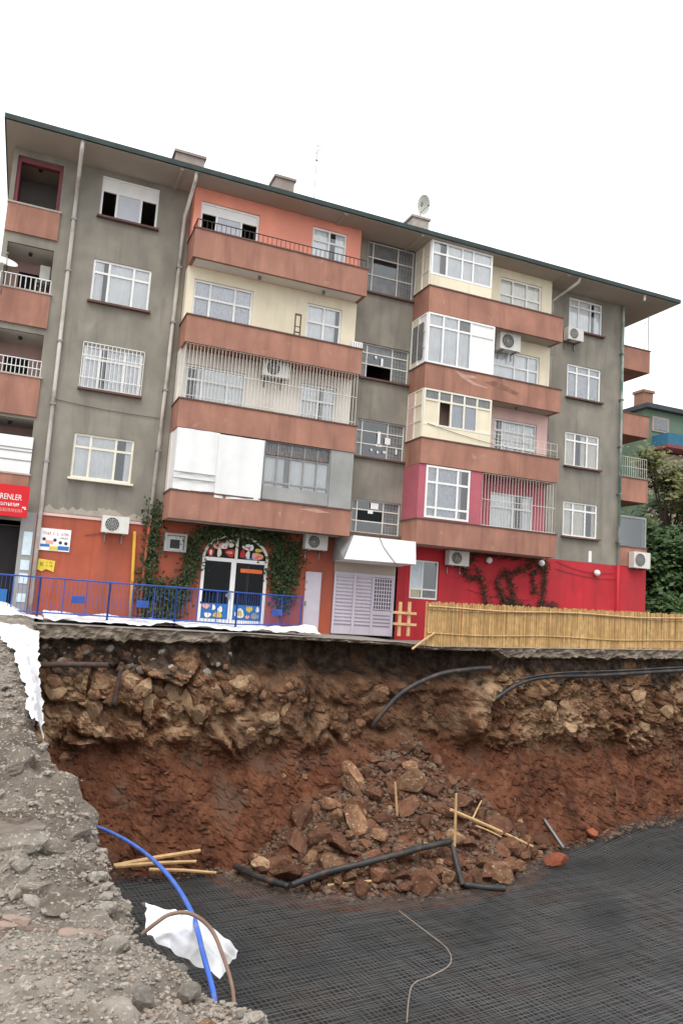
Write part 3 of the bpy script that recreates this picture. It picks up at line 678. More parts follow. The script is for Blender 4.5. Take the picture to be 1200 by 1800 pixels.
# shell: sides, back, roof, inner floors
sh = MB()
sh.quad((-1.7, 0, .4), (-1.7, 10, .4), (-1.7, 10, SOF), (-1.7, 0, SOF)).quad((22.42, 0, .4), (22.42, 0, SOF), (22.42, 10, SOF), (22.42, 10, .4)).quad((-1.7, 10, .4), (22.42, 10, .4), (22.42, 10, SOF), (-1.7, 10, SOF))
obj('side_wall', sh, M['grey'], bld)
fl = MB()
for z in (3.95, 6.8, 9.55, 12.38): fl.box(-.1, 22.3, .25, 9.9, z-.1, z+.05)
for x in (-.12, 3.8, 6.9, 9.85, 12.4, 15.4, 18.4): fl.box(x, x+.08, .25, 9.9, .6, SOF)
fl.box(-.1, 22.3, 4.2, 4.3, .6, SOF)
obj('inner_floor', fl, M['inside'], bld)
RX0, RX1, RY = -1.95, 24.12, -1.40
rf = MB()
rf.box(RX0+.03, RX1-.03, RY+.03, 11.4, SOF, SOF+.08)
o = obj('roof_soffit', rf, M['soffit'], bld)
rr = MB(); rr.v += [(RX0, RY, 15.33), (RX1, RY, 15.33), (RX1, 11.4, 15.33), (RX0, 11.4, 15.33), (3, 5, 17.6), (19, 5, 17.6)]; rr.f += [(0, 1, 5, 4), (1, 2, 5), (2, 3, 4, 5), (3, 0, 4)]
roof = obj('roof', rr, M['darkroof'], bld)
gt = MB().box(RX0-.02, RX1+.02, RY-.06, RY+.028, 15.19, 15.345).box(RX0-.02, RX0+.028, RY+.03, 11.4, 15.19, 15.345).box(RX1-.028, RX1+.02, RY+.03, 11.4, 15.19, 15.345)
obj('gutter', gt, M['green'], roof)
def chimney(x0, x1, y, z0, z1):
    mb = MB().box(x0, x1, y, y+.7, z0, z1).box(x0-.06, x1+.06, y-.06, y+.76, z1, z1+.09)
    obj('chimney', mb, M['brick'], roof)
chimney(3.45, 4.5, 2, 16, 17.68); chimney(7.25, 8.0, 2, 16, 17.8); chimney(13.15, 13.9, 2, 16, 17.75)
# soffit stains (battens across the eave)
for x in (3.2, 8.9, 11.9, 18.4): obj('eave_batten', MB().box(x, x+.12, RY+.05, -.01, SOF-.05, SOF-.002), M['soffit'], bld)

# bay walls behind the balconies
def bay_wall(x0, x1, levels):
    x0 += .03; x1 -= .03
    for z0, z1, m, holes in levels:
        wall('bay_wall', x0, x1, z0, z1, -.5, holes, M[m], .2)
        for x in (x0, x1): obj('bay_side', MB().box(x-.02, x+.02, -.495, -.003, z0+.001, z1-.001), M[m], bld)
def big(z0, z1): return (4.12, 6.13, z0, z1)
def small(z0, z1): return (8.07, 9.38, z0, z1)
B1 = [(4.0, 6.85, 'offwhite', [big(5.1, 6.4)]), (6.85, 9.6, 'offwhite', [big(7.55, 9.13), small(6.98, 9.18)]), (9.6, 12.42, 'cream', [big(10.3, 12.02), small(9.8, 12.05)]), (12.42, SOF, 'orange', [big(13.1, 14.74), small(12.6, 14.88)])]
bay_wall(3.87, 9.93, B1)
window(*big(13.1, 14.74), -.44, rows=(0, .78, 1), grid=('dbd', 'www'), curtain=False, label='open window with dark gaps and grey blind')
window(*small(12.6, 14.88), -.44, cols=(0, .5, 1), rows=(0, .8, 1), grid=('gg', 'gg'))
window(*big(10.3, 12.02), -.44, rows=(0, .66, 1)); window(*small(9.8, 12.05), -.44, cols=(0, .5, 1), rows=(0, .72, 1), grid=('gg', 'gg'))
window(*big(7.55, 9.13), -.44, rows=(0, .70, 1)); window(*small(6.98, 9.18), -.44, cols=(0, .5, 1), rows=(0, .75, 1), grid=('gg', 'gg'))
B2 = [(4.0, 6.85, 'pink', [(15.84, 17.78, 4.2, 6.33)]), (6.85, 9.6, 'palepink', [(15.84, 17.82, 7.2, 9.17)]), (9.6, 12.42, 'cream', [(15.6, 17.84, 9.8, 11.9)]), (12.42, SOF, 'cream', [(15.86, 17.83, 13.1, 14.83)])]
bay_wall(12.4, 18.33, B2)
window(15.86, 17.83, 13.1, 14.83, -.44, cols=(0, .33, .66, 1), rows=(0, .62, 1))
window(15.6, 17.84, 9.8, 11.9, -.44, cols=(0, .5, .78, 1), rows=(0, .72, 1))
window(15.84, 17.82, 7.2, 9.17, -.44, cols=(0, .22, .72, 1), rows=(0, .48, .78, 1), grid=('ggg', 'ggg', 'ggg'), label='window with dark barred panes')
bars('window_grille', 15.9, 17.78, 7.9, 9.1, -.47, .2, .01, (.4,), 'bars')
window(15.84, 17.78, 4.2, 6.33, -.44, cols=(0, .55, 1), rows=(0, .74, 1), grid=('gg', 'gg'))

# balconies: parapet (the balcony), coping, slab, ceiling lamps
def balcony(x0, x1, lv, sof, lamps=(), rail=None):
    z0, z1 = LV[lv]; y0 = -1.25
    pp = MB().box(x0, x1, y0, y0+.12, z0, z1).box(x0, x0+.12, y0+.12, -.001, z0, z1).box(x1-.12, x1, y0+.12, -.001, z0, z1)
    b = obj('balcony', pp, M['salmon'], bld)
    obj('slab', MB().box(x0+.122, x1-.122, y0+.122, -.002, z0+.012, z0+.13), M[sof], b)
    obj('coping', MB().box(x0-.03, x1+.03, y0-.03, y0+.15, z1, z1+.045).box(x0-.03, x0+.15, y0+.15, -.001, z1, z1+.045).box(x1-.15, x1+.03, y0+.15, -.001, z1, z1+.045), M['brownrim'], b)
    for x in lamps: obj('ceiling_lamp', MB().tube([(x, -.85, z0+.02), (x, -.85, z0-.09)], [.04, .075], 10), M['metal'], b)
    if rail:
        mb = MB(); za, zb = z1+.045, z1+.045+rail; n = round((x1-x0)/.16)
        for i in range(n+1): x = x0+.06+(x1-x0-.12)*i/n; mb.tube([(x, y0+.06, za), (x, y0+.06, zb)], .010, 5, False)
        mb.tube([(x0+.06, y0+.06, zb), (x1-.06, y0+.06, zb)], .017, 6, False)
        for i in range(8): q = y0+.06+1.1*i/7; mb.tube([(x0+.06, q, za), (x0+.06, q, zb)], .010, 5, False)
        mb.tube([(x0+.06, y0+.06, zb), (x0+.06, -.1, zb)], .017, 6, False)
        obj('railing', mb, M['iron'], b, kind='stuff')
    return b
balcony(3.87, 9.95, 'A', 'slabwhite', (6.2, 8.5), .30); balcony(3.87, 9.93, 'B', 'salmon'); balcony(3.87, 9.9, 'C', 'salmon'); balcony(3.87, 9.9, 'D', 'concrete', (6.9,))
balcony(12.4, 18.33, 'A', 'soffit'); balcony(12.4, 18.33, 'B', 'soffit', (16.6,)); balcony(12.4, 18.33, 'C', 'soffit', (16.6,)); balcony(12.4, 18.33, 'D', 'soffit')
def smear(name, pts, m, y, par):
    mb = MB(); n = len(pts); mb.v += [(x, y, z) for x, z in pts]+[(x, y+.002, z) for x, z in pts]; mb.f.append(tuple(range(n))); mb.f += [(i, (i+1) % n, n+(i+1) % n, n+i) for i in range(n)]
    return obj(name, mb, M[m], par)
smear('paint_smear', [(13.6, 10.42), (13.9, 10.2), (14.4, 10.02), (15.0, 9.98), (15.0, 10.03), (14.5, 10.1), (14.2, 10.22), (14.6, 10.3), (14.4, 10.36), (14.0, 10.34)], 'smearlight', -1.254, bld)
smear('paint_smear', [(14.9, 10.2), (15.3, 10.32), (15.9, 10.2), (16.4, 10.05), (16.3, 9.92), (15.8, 10.04), (15.3, 10.1)], 'smeardark', -1.254, bld)
smear('paint_smear', [(8.0, 4.72), (8.6, 4.79), (9.2, 4.70), (8.7, 4.66)], 'smearlight', -1.254, bld)
r_ = random.Random(8)
for x0, x1, z in ((.35, 1.3, 3.9), (1.1, 2.2, 3.92), (2.5, 3.4, 3.9), (1.9, 2.5, 4.0)):
    up1 = [(lerp(x1, x0, i/7), z+.09+r_.uniform(0, .16)) for i in range(8)]; smear('plaster_patch', [(x0, z), (x1, z)]+up1, 'patch', -.003-.003*(x0 > 1)-.003*(x0 > 1.5)-.003*(x0 > 2.3), bld)

# bay 1, level C cage; level D tarpaulins, window front and grey sheet
bars('balcony_grille', 3.95, 9.85, 7.80, 9.58, -1.19, .115, .008, (.06, .55), 'bars', None, (3.95, -.05))
def tarp(x0, x1, z0, z1, seed, side=False):
    mb = MB(); nx, nzz = 40, 30
    for i in range(nx+1):
        for k in range(nzz+1):
            x = lerp(x0, x1, i/nx); z = lerp(z0, z1, k/nzz)
            p = Vector((x*2.4, z*.5, seed)); mb.v.append((x, -1.27-.03*noise.noise(p)-.012*math.sin(x*9+seed), z + (.03*math.sin(x*2.3+seed) if k == 0 else 0)))
    for i in range(nx):
        for k in range(nzz): a = i*(nzz+1)+k; mb.f.append((a, a+nzz+1, a+nzz+2, a+1))
    if side: mb.quad((x0, -1.27, z0), (x0, -1.27, z1), (x0, -.02, z1), (x0, -.02, z0))
    return obj('balcony_cover', mb, M['tarp'], bld, smooth=True)
tarp(3.9, 5.25, 4.92, 6.83, 1, True); tarp(5.22, 6.72, 4.80, 6.80, 5)
n = MB()
for z in (5.22, 5.42): n.box(3.9, 5.2, -1.335, -1.315, z, z+.035)
pieces('cover_seam', n, 'greysheet', bld)
window(6.75, 9.05, 4.92, 6.83, -1.2, cols=(0, .2, .4, .6, .8, 1), rows=(0, .3, .74, 1), grid=('ggggg', 'ggggg', 'ggggg'), fm='greysheet', sill=False, label='balcony glazing in a worn grey frame with red valance', curt_top=.74, fr=.05, cm='tarp')
bars('window_grille', 6.8, 9.0, 6.38, 6.8, -1.225, .09, .008, (), 'iron')
obj('valance', MB().box(6.82, 8.98, -1.06, -1.04, 6.3, 6.55), M['salmon'], bld)
pieces('sheet_panel', MB().box(9.06, 9.88, -1.22, -1.17, 4.91, 6.84).box(9.82, 9.88, -1.17, -.02, 4.91, 6.84).box(6.78, 9.04, -1.235, -1.215, 4.92, 5.35), 'greysheet', bld)
# bay 2 enclosures
def enclosure(z0, z1, panel, cols, rows, grid, fm, x1=15.05, side='cream', label=None, zlow=None, **kw):
    zl = z0 if zlow is None else zlow
    if zlow: obj('lower_panel', MB().box(12.42, x1, -1.23, -1.17, z0, zl), M[panel], bld)
    w = window(12.42, x1, zl, z1, -1.24, cols=cols, rows=rows, grid=grid, fm=fm, sill=False, label=label, **kw)
    s = MB()
    for a, b in ((z0, z0+.03), (z0+.6, z0+.64), (z0+1.2, z0+1.24), (z1-.05, z1)): s.box(12.40, 12.47, -1.16, -.02, a, b)
    for q in (-1.17, -.6, -.06): s.box(12.395, 12.475, q, q+.05, z0, z1)
    obj('enclosure_frame', s, M[fm], bld); obj('side_panel', MB().box(12.43, 12.46, -1.15, -.02, z0, z1), M[side], bld)
    obj('end_panel', MB().box(x1-.03, x1, -1.16, -.5, z0, z1), M[panel], bld)
enclosure(13.43, 15.16, 'cream', (0, .25, .5, .68, 1), (0, .64, 1), ('gggg', 'gggg'), 'white', 15.02, 'cream', 'white framed balcony glazing above a cream panel', 13.85)
enclosure(10.53, 12.41, 'white', (0, .23, .45, .64, 1), (0, .74, 1), ('gggw', 'ggsw'), 'white', 15.25, 'white', 'white plastic balcony glazing with a blank end panel', None)
pieces('side_glazing', MB().box(12.385, 12.40, -.95, -.6, 10.75, 12.1).box(12.385, 12.40, -.5, -.15, 10.75, 12.1), 'glassblock', bld)
enclosure(7.80, 9.59, 'cream', (0, .22, .40, .59, .78, 1), (0, .70, 1), ('cdggc', 'sssss'), 'creamframe', 15.25, 'cream', 'cream boarded balcony glazing with one open dark pane', 8.25, curtain=True, cm='blind')
# level D: pink wall with a big white window
wall('pink_wall', 12.42, 15.0, 4.91, 6.84, -1.2, [(12.68, 14.48, 4.95, 6.82)], M['pink'], .1)
for x, y1 in ((12.42, -.02), (14.98, -.51)): obj('pink_side', MB().box(x-.017, x+.007, -1.195, y1, 4.91, 6.84), M['pink'], bld)
window(12.68, 14.48, 4.95, 6.82, -1.23, cols=(0, .25, .72, 1), rows=(0, .2, .68, 1), grid=('ggg', 'ggg', 'ggg'), sill=False, fr=.075, label='large white window in a pink wall')
bars('balcony_grille', 15.03, 18.28, 4.92, 6.82, -1.19, .13, .008, (.5,), 'bars', None, (18.28, -.1))
bars('railing', 15.3, 18.28, 7.8, 8.35, -1.19, .3, .008, (.5,), 'bars')

# ground floor under bay 1
AX0, AX1 = 5.30, 7.52
wall('painted_wall', 3.87, 9.93, .5, 4.0, .005, [(AX0, AX1, .7, 2.9), (8.88, 9.52, .7, 2.8)], M['rust_paint'])
sd_ = obj('shop_door', MB().box(AX0, AX0+.1, -.02, .08, .72, 2.95).box(AX1-.1, AX1, -.02, .08, .72, 2.95).box(6.28, 6.44, -.025, .085, .72, 2.87).box(AX0+.1, AX1-.1, -.02, .08, 2.86, 2.98).box(AX0+.1, 6.28, -.02, .08, .72, .98).box(6.44, AX1-.1, -.02, .08, .72, .98), M['white'], bld)
for a, b in ((AX0+.1, 6.28), (6.44, AX1-.1)):
    p = link('pane', pane_mesh('glassdark'), sd_, ((a+b)/2, .03, 1.92)); p.scale = (b-a, 1, 1.88)
obj('handle', MB().box(6.22, 6.30, -.08, -.025, 1.65, 1.9).box(6.15, 6.28, -.06, -.03, 1.72, 1.82), M['metal'], sd_)
obj('shop_interior', MB().quad((AX0, 2.2, .7), (AX1, 2.2, .7), (AX1, 2.2, 2.9), (AX0, 2.2, 2.9)).quad((AX0, .1, .7), (AX0, 2.2, .7), (AX0, 2.2, 2.9), (AX0, .1, 2.9)).quad((AX1, .1, .7), (AX1, 2.2, .7), (AX1, 2.2, 2.9), (AX1, .1, 2.9)).quad((AX0, .1, 2.9), (AX1, .1, 2.9), (AX1, 2.2, 2.9), (AX0, 2.2, 2.9)).quad((AX0, .1, .7), (AX1, .1, .7), (AX1, 2.2, .7), (AX0, 2.2, .7)), M['dark'], bld)
# arched fanlight with painted shapes
an = MB(); ac = (6.41, 2.96); R_ = 1.08
n0 = len(an.v); an.v.append((ac[0], -.015, ac[1]))
for i in range(25): t = PI*i/24; an.v.append((ac[0]+R_*math.cos(t), -.015, ac[1]+.80*math.sin(t)))
for i in range(24): an.f.append((n0, n0+1+i, n0+2+i))
fan = obj('fanlight', an, M['dark'], bld)
ring = [(ac[0]+R_*math.cos(PI*i/24), -.03, ac[1]+.80*math.sin(PI*i/24)) for i in range(25)]
obj('arch_frame', MB().tube(ring, .05, 6).box(6.36, 6.45, -.06, -.02, 2.98, 3.74), M['creamframe'], fan)
def blob(name, cx, cz, rx, rz, m, y=-.03, k=14, par=None):
    mb = MB(); mb.v.append((cx, y, cz))
    for j in range(k): w = 2*PI*j/k; q = 1+.12*math.sin(3*w+cx*9); mb.v.append((cx+rx*q*math.cos(w), y-.012, cz+rz*q*math.sin(w)))
    for j in range(k): mb.f.append((0, 1+j, 1+(j+1) % k))
    return obj(name, mb, M[m], par or fan)
for (cx, cz, rx, rz, m) in ((5.55, 3.13, .11, .15, 'signred'), (5.55, 3.13, .04, .09, 'signwhite'), (5.83, 3.15, .07, .16, 'creamframe'), (5.85, 3.38, .26, .13, 'signpink'), (5.98, 3.36, .1, .09, 'signwhite'), (6.2, 3.16, .17, .13, 'signred'), (6.18, 3.17, .1, .04, 'signpink'), (6.17, 3.48, .16, .13, 'creamframe'), (6.62, 3.16, .09, .14, 'signred'), (6.80, 3.14, .07, .14, 'creamframe'), (6.80, 3.40, .2, .11, 'signwhite'), (6.74, 3.34, .13, .05, 'signred'), (7.12, 3.12, .2, .12, 'signpink'), (7.2, 3.08, .12, .07, 'skin_orange'), (6.9, 3.03, .2, .04, 'signblue'), (7.15, 3.32, .13, .06, 'signyellow')): blob('painted_shape', cx, cz, rx, rz, m, -.03-.004*random.random())
pieces('window_decal', MB().box(AX0+.11, 6.27, .006, .014, .99, 1.48).box(6.45, AX1-.11, .006, .014, .99, 1.48), 'signblue', sd_)
for (cx, cz, rx, rz, m) in ((5.55, 1.38, .13, .08, 'signpink'), (5.8, 1.35, .06, .09, 'signwhite'), (6.02, 1.30, .08, .1, 'signwhite'), (5.62, 1.1, .12, .08, 'signwhite'), (5.95, 1.12, .15, .1, 'signyellow'), (6.68, 1.2, .16, .16, 'signwhite'), (6.68, 1.2, .09, .09, 'signyellow'), (7.0, 1.36, .12, .1, 'signyellow'), (7.28, 1.36, .05, .1, 'signwhite'), (7.2, 1.14, .14, .1, 'greysheet'), (6.95, 1.1, .08, .06, 'signpink')): blob('decal_shape', cx, cz, rx, rz, m, -.002-.006*random.random(), par=sd_)
obj('door_banner', MB().box(6.6, 7.35, .004, .014, 2.55, 2.68), M['skin_orange'], sd_)
sdoor = obj('side_door', MB().box(8.9, 9.5, .03, .08, .76, 2.78), M['lilac'], bld); obj('handle', MB().box(8.94, 8.97, -.02, .03, 1.6, 1.75), M['metal'], sdoor)
obj('door_frame', MB().box(8.86, 8.90, -.01, .05, .76, 2.83).box(9.5, 9.54, -.01, .05, .76, 2.83).box(8.9, 9.5, -.01, .05, 2.79, 2.83), M['rust_paint'], bld)
bx = obj('vent_box', MB().box(4.0, 4.7, -.28, -.0, 3.03, 3.09).box(4.0, 4.7, -.28, 0, 3.55, 3.61).box(4.0, 4.07, -.28, 0, 3.09, 3.55).box(4.63, 4.7, -.28, 0, 3.09, 3.55), M['greysheet'], bld)
obj('fan_front', MB().box(4.08, 4.62, -.12, -.1, 3.1, 3.54), M['ac'], bx); obj('fan_slot', MB().box(4.2, 4.5, -.14, -.121, 3.14, 3.42), M['acdark'], bx)
# entrance: lilac metal gate under a white canopy
obj('entrance_lintel', MB().box(9.93, 12.3, -.02, .06, 2.86, 4.0), M['soffit'], bld)
gate = obj('entrance_gate', MB().box(9.95, 10.02, -.06, .02, .72, 2.86).box(12.2, 12.27, -.06, .02, .72, 2.86).box(10.68, 10.78, -.06, .02, .72, 2.86).box(11.4, 11.46, -.06, .02, .72, 2.86).box(10.02, 12.2, -.05, .015, 2.76, 2.855).box(10.02, 10.68, -.02, .01, .72, 2.76).box(10.78, 11.4, -.02, .01, .72, 2.76).box(11.46, 12.2, -.02, .01, .72, 1.6), M['lilac'], bld)
lou = MB()
for k in range(14):
    z = 1.02+.125*k
    for a, b in ((10.05, 10.33), (10.37, 10.66), (10.8, 11.08), (11.12, 11.38)): lou.quad((a, -.021, z), (b, -.021, z), (b, -.075, z+.055), (a, -.075, z+.055)).quad((a, -.075, z+.055), (b, -.075, z+.055), (b, -.021, z+.06), (a, -.021, z+.06))
    if k < 4: lou.quad((11.5, -.021, z), (12.16, -.021, z), (12.16, -.075, z+.055), (11.5, -.075, z+.055))
obj('louvre', lou, M['lilac'], gate, kind='stuff')
gr = MB()
for i in range(8): x = 11.49+.68*i/7; gr.box(x-.018, x+.018, -.05, -.03, 1.62, 2.74)
for i in range(9): z = 1.64+1.08*i/8; gr.box(11.47, 12.19, -.056, -.052, z-.018, z+.018)
obj('gate_grid', gr, M['lilac'], gate, kind='stuff'); obj('gate_opening', MB().quad((11.46, .03, 1.6), (12.2, .03, 1.6), (12.2, .03, 2.76), (11.46, .03, 2.76)), M['acdark'], gate)
cn = MB(); A = [(9.85, 0, 4.05), (12.39, 0, 4.09), (12.40, -1.25, 4.05), (10.05, -1.25, 4.05), (9.70, -1.38, 3.22), (12.39, -1.38, 3.26), (9.85, 0, 3.2), (12.39, 0, 3.2)]
cn.v += A; cn.f += [(0, 1, 2, 3), (3, 2, 5, 4), (1, 7, 5, 2), (4, 5, 7, 6)]
can = obj('entrance_canopy', cn, M['tarp'], bld); obj('canopy_side', MB().quad((9.85, -.01, 4.03), (10.03, -1.255, 4.04), (9.68, -1.385, 3.22), (9.83, -.01, 3.2)), M['greysheet'], can)
obj('hanging_cable', MB().tube([(11.0, -1.27, 4.06), (11.15, -1.31, 3.75), (11.35, -1.36, 3.5), (11.6, -1.41, 3.22)], .01, 5), M['iron'], can)
# crimson shop window on the ground floor
window(12.92, 14.08, 2.12, 3.53, .06, cols=(0, .45, 1), rows=(0, .25, 1), grid=('gs', 'pg'), curtain=False, sill=False, fr=.06, label='shop window with papers and a yellow box behind')
obj('shop_stock', MB().box(12.95, 13.4, .15, .3, 2.2, 2.45), M['signyellow'], bld)
# side extension and side balconies
obj('side_extension', MB().box(22.43, 23.9, .02, 4, .5, 4.07), M['crimson'], bld)
for z0, z1 in ((12.5, 13.46), (9.64, 10.56), (6.82, 7.80), (4.09, 4.88)):
    b = obj('side_balcony', MB().box(22.44, 23.92, .0, .12, z0, z1).box(23.80, 23.92, .12, 3.8, z0, z1).box(22.44, 23.8, 3.68, 3.8, z0, z1), M['salmon'], bld)
    obj('slab', MB().box(22.44, 23.80, .122, 3.67, z0+.01, z0+.13), M['salmon'], b); obj('coping', MB().box(22.44, 23.95, -.03, .15, z1, z1+.045).box(23.77, 23.95, .15, 3.8, z1, z1+.045), M['brownrim'], b)
bars('railing', 22.5, 23.9, 7.86, 8.7, .06, .12, .008, (.5,), 'bars'); bars('railing', 23.85, 23.9, 13.5, 15.1, .06, .05, .008)
obj('side_glazing', MB().box(22.46, 23.85, .04, .07, 4.93, 6.1), M['glass'], bld); obj('glazing_frame', MB().box(23.82, 23.9, .02, .1, 4.93, 6.2).box(22.46, 23.82, .02, .1, 6.12, 6.2), M['greysheet'], bld)

# drainpipes, gas pipe
def drain(pts, r, m, clips=()):
    o = obj('drainpipe', MB().tube(pts, r, 10), M[m], bld, smooth=True)
    for z in clips:
        q = min(zip(pts, pts[1:]), key=lambda ab: 0 if ab[1][2] <= z <= ab[0][2] else 9); f = (q[0][2]-z)/(q[0][2]-q[1][2]); x = lerp(q[0][0], q[1][0], f); y = lerp(q[0][1], q[1][1], f)
        obj('clip', MB().box(x-r-.02, x+r+.02, y-r-.02, .0, z, z+.06), M['metal'], o)
drain([(.23, -1.33, 15.2), (.23, -1.3, 14.95), (.24, -.12, 14.3), (.25, -.1, 9), (.28, -.1, .75)], .06, 'pipe', (13.2, 11.5, 9.2, 7.2, 5.4))
drain([(3.72, -1.33, 15.2), (3.72, -1.3, 14.95), (3.66, -.14, 14.2), (3.6, -.1, 9), (3.5, -.1, 3.9)], .06, 'pipe', (12.4, 10.5, 8.2, 6.2)); drain([(3.5, -.1, 3.9), (3.45, -.1, .75)], .05, 'rust_paint')
drain([(19.0, -1.33, 15.2), (19.0, -1.28, 15.02), (18.62, -.13, 14.55), (18.62, -.12, 4.0)], .06, 'pipe', (12.3, 10, 7))
drain([(22.32, -.12, 15.16), (22.32, -.12, 14), (22.32, -.12, 4.1)], .055, 'pipegreen', (13, 11, 9, 7, 5)); drain([(22.32, -.12, 4.1), (22.32, -.12, .8)], .055, 'crimson')
obj('gas_pipe', MB().tube([(3.07, -.08, 3.56), (3.14, -.08, 2.2), (3.2, -.08, .7)], .055, 8), M['gas'], bld, smooth=True)
for x, z in ((16.13, 3.76), (18.52, 3.85), (21.23, 3.68)):
    o = obj('wall_lamp', MB().tube([(x, 0, z-.12), (x, -.12, z-.12)], .02, 6), M['iron'], bld)
    bm = bmesh.new(); bmesh.ops.create_uvsphere(bm, u_segments=14, v_segments=9, radius=.125); me = bpy.data.meshes.new('globe'); bm.to_mesh(me); bm.free(); me.polygons.foreach_set('use_smooth', [True]*len(me.polygons)); obj('globe', me, M['signwhite'], o, (x, -.15, z))
obj('roof_outlet', MB().tube([(22.3, -1.33, 15.2), (22.3, -1.33, 14.95)], .05, 8), M['pipe'], bld)
for (a, b, sag) in (((19.3, -.02, 4.0), (22.2, -.02, 3.75), .18), ((19.3, -.02, 3.7), (22.3, -.02, 3.5), .1), ((.3, -.03, 7.4), (3.5, -.03, 7.3), .05), ((12.6, -1.26, 8.3), (18.2, -1.27, 7.85), .15), ((1.6, -.02, 3.3), (3.0, -.02, 3.9), .1), ((15.3, -.02, 2.6), (18.2, -.02, 2.4), .12)):
    a, b = Vector(a), Vector(b); obj('cable', MB().tube([a.lerp(b, t/8)-Vector((0, 0, sag*4*(t/8)*(1-t/8))) for t in range(9)], .009, 4), M['iron'], bld)
obj('white_patch', MB().box(20.9, 21.05, -.01, -.001, 4.1, 4.55), M['signwhite'], bld)

# shop at the far end: dark opening, jamb
obj('shop_opening', MB().box(-1.68, -.25, .25, .3, .6, 3.55), M['dark'], bld)
obj('jamb', MB().box(-.25, .18, -.01, .25, .5, 3.84), M['greysheet'], bld); obj('shop_reveal', MB().box(-1.69, -.25, .0, .25, 3.4, 3.55), M['grey'], bld)
obj('shop_counter', MB().box(-1.6, -.4, .1, .22, .7, 1.5), M['signblue'], bld)

# ================================================================== THINGS ON THE BUILDING
def ac_unit(x, y, z, w, h, label, rz=0):
    t = thing('air_conditioner', label, 'air conditioner', (x, y, z), 'air conditioners on the apartment block', rz)
    d = .3; P = lambda n, mb, m, sm=False: (lambda o: (setattr(o, 'parent', t), o)[1])(link(n, mb.mesh(n, sm), None, (0, 0, 0), M[m]))
    P('casing', MB().box(-w/2, w/2, -d/2, d/2, -h/2, h/2), 'ac')
    r = h*.40; cx = -w*.13
    P('fan_opening', MB().disc((cx, -d/2-.006, 0), r, k=22), 'acdark')
    g = MB()
    for q in (1.0, .75, .5, .25): g.tube([(cx+r*q*math.cos(2*PI*i/20), -d/2-.014, r*q*math.sin(2*PI*i/20)) for i in range(21)], .006, 4, False)
    for i in range(6): a = PI*i/6; g.tube([(cx-r*math.cos(a), -d/2-.012, -r*math.sin(a)), (cx+r*math.cos(a), -d/2-.012, r*math.sin(a))], .004, 4, False)
    P('fan_guard', g, 'ac')['kind'] = 'stuff'
    P('fan_hub', MB().disc((cx, -d/2-.02, 0), r*.28, k=12), 'metal')
    for s in (-.32, .32): P('bracket', MB().box(w*s-.02, w*s+.02, -d/2-.02, d/2+.12, -h/2-.05, -h/2-.002).box(w*s-.02, w*s+.02, d/2+.08, d/2+.12, -h/2-.3, -h/2-.05), 'metal')
    return t
ac_unit(2.44, -.28, 3.69, .80, .52, 'white air conditioner on the orange wall under the cream framed window')
ac_unit(9.06, -.28, 3.77, .80, .52, 'air conditioner with dark fan above the narrow lilac door')
ac_unit(7.02, -.78, 9.36, .9, .56, 'air conditioner hung behind the barred third floor balcony')
ac_unit(14.66, -.28, 3.7, .84, .54, 'air conditioner above the red wall beside the shop window')
ac_unit(16.15, -.8, 12.1, .92, .66, 'air conditioner on the open half of the balcony next to white glazing')
ac_unit(19.62, -.28, 13.27, .76, .52, 'air conditioner under the sill of the topmost window by the roof end')
ac_unit(23.36, -.2, 4.37, .86, .66, 'air conditioner at the outer corner of the side extension')
ac_unit(-.42, .9, 11.55, .6, .5, 'air conditioner in shadow inside the corner loggia above the dish', PI/2)

def dish(x, y, z, r, label, m, tilt, az):
    t = thing('satellite_dish', label, 'satellite dish', (x, y, z)); mb = MB(); nr, k = 5, 20
    rot = Matrix.Rotation(az, 3, 'Z') @ Matrix.Rotation(tilt, 3, 'X')
    mb.v.append(tuple(rot @ Vector((0, 0, 0))))
    for i in range(1, nr+1):
        for j in range(k): w = 2*PI*j/k; q = r*i/nr; mb.v.append(tuple(rot @ Vector((q*math.cos(w), -.28*r*(i/nr)**2, q*math.sin(w)))))
    for j in range(k): mb.f.append((0, 1+j, 1+(j+1) % k))
    for i in range(nr-1):
        for j in range(k): a = 1+i*k; mb.f.append((a+j, a+(j+1) % k, a+k+(j+1) % k, a+k+j))
    def P(n, b, mm): o = link(n, b.mesh(n, True), None, None, M[mm]); o.parent = t
    P('reflector', mb, m); f = rot @ Vector((0, -r*.9, 0)); P('feed_arm', MB().tube([rot @ Vector((0, -.2*r, -.9*r)), f], .015, 6).tube([f, f*1.12], .045, 8), 'metal')
    P('mast', MB().tube([(0, .05, 0), (0, .08, -.45), (0, .12, -.9)], .02, 6), 'metal')
p = at_y(8, 464, -.7); dish(p.x, -.7, p.z, .36, 'pale satellite dish sticking out from the corner loggia railing', 'ac', -.9, .3)
dish(13.62, 2.2, 18.5, .40, 'white satellite dish standing on the chimney nearest the street end', 'ac', .35, .5)
dish(6.55, 3.0, 17.55, .4, 'half hidden satellite dish behind the roof edge by the middle chimney', 'signwhite', -.5, .5)
t = thing('roof_antenna', 'thin television aerial rising above the roof edge', 'antenna', (8.83, 2, 16.5))
def T(n, mb, m, par): o = link(n, mb.mesh(n), par, (0, 0, 0), M[m]); return o
T('mast', MB().tube([(8.83, 2, 16.4), (8.83, 2, 19.6)], .014, 6), 'metal', t); T('crossbar', MB().tube([(8.75, 2, 19.55), (9.0, 2, 19.55)], .01, 5).tube([(8.83, 1.6, 19.3), (8.83, 2.4, 19.3)], .01, 5).tube([(8.78, 2, 18.95), (8.88, 2, 18.95)], .03, 6), 'metal', t)
t = thing('roof_antenna', 'small aerial with a round head near the roof chimney', 'antenna', (5.2, 2.5, 16.5)); T('mast', MB().tube([(5.2, 2.5, 16.4), (5.2, 2.5, 18.0)], .012, 6), 'metal', t)
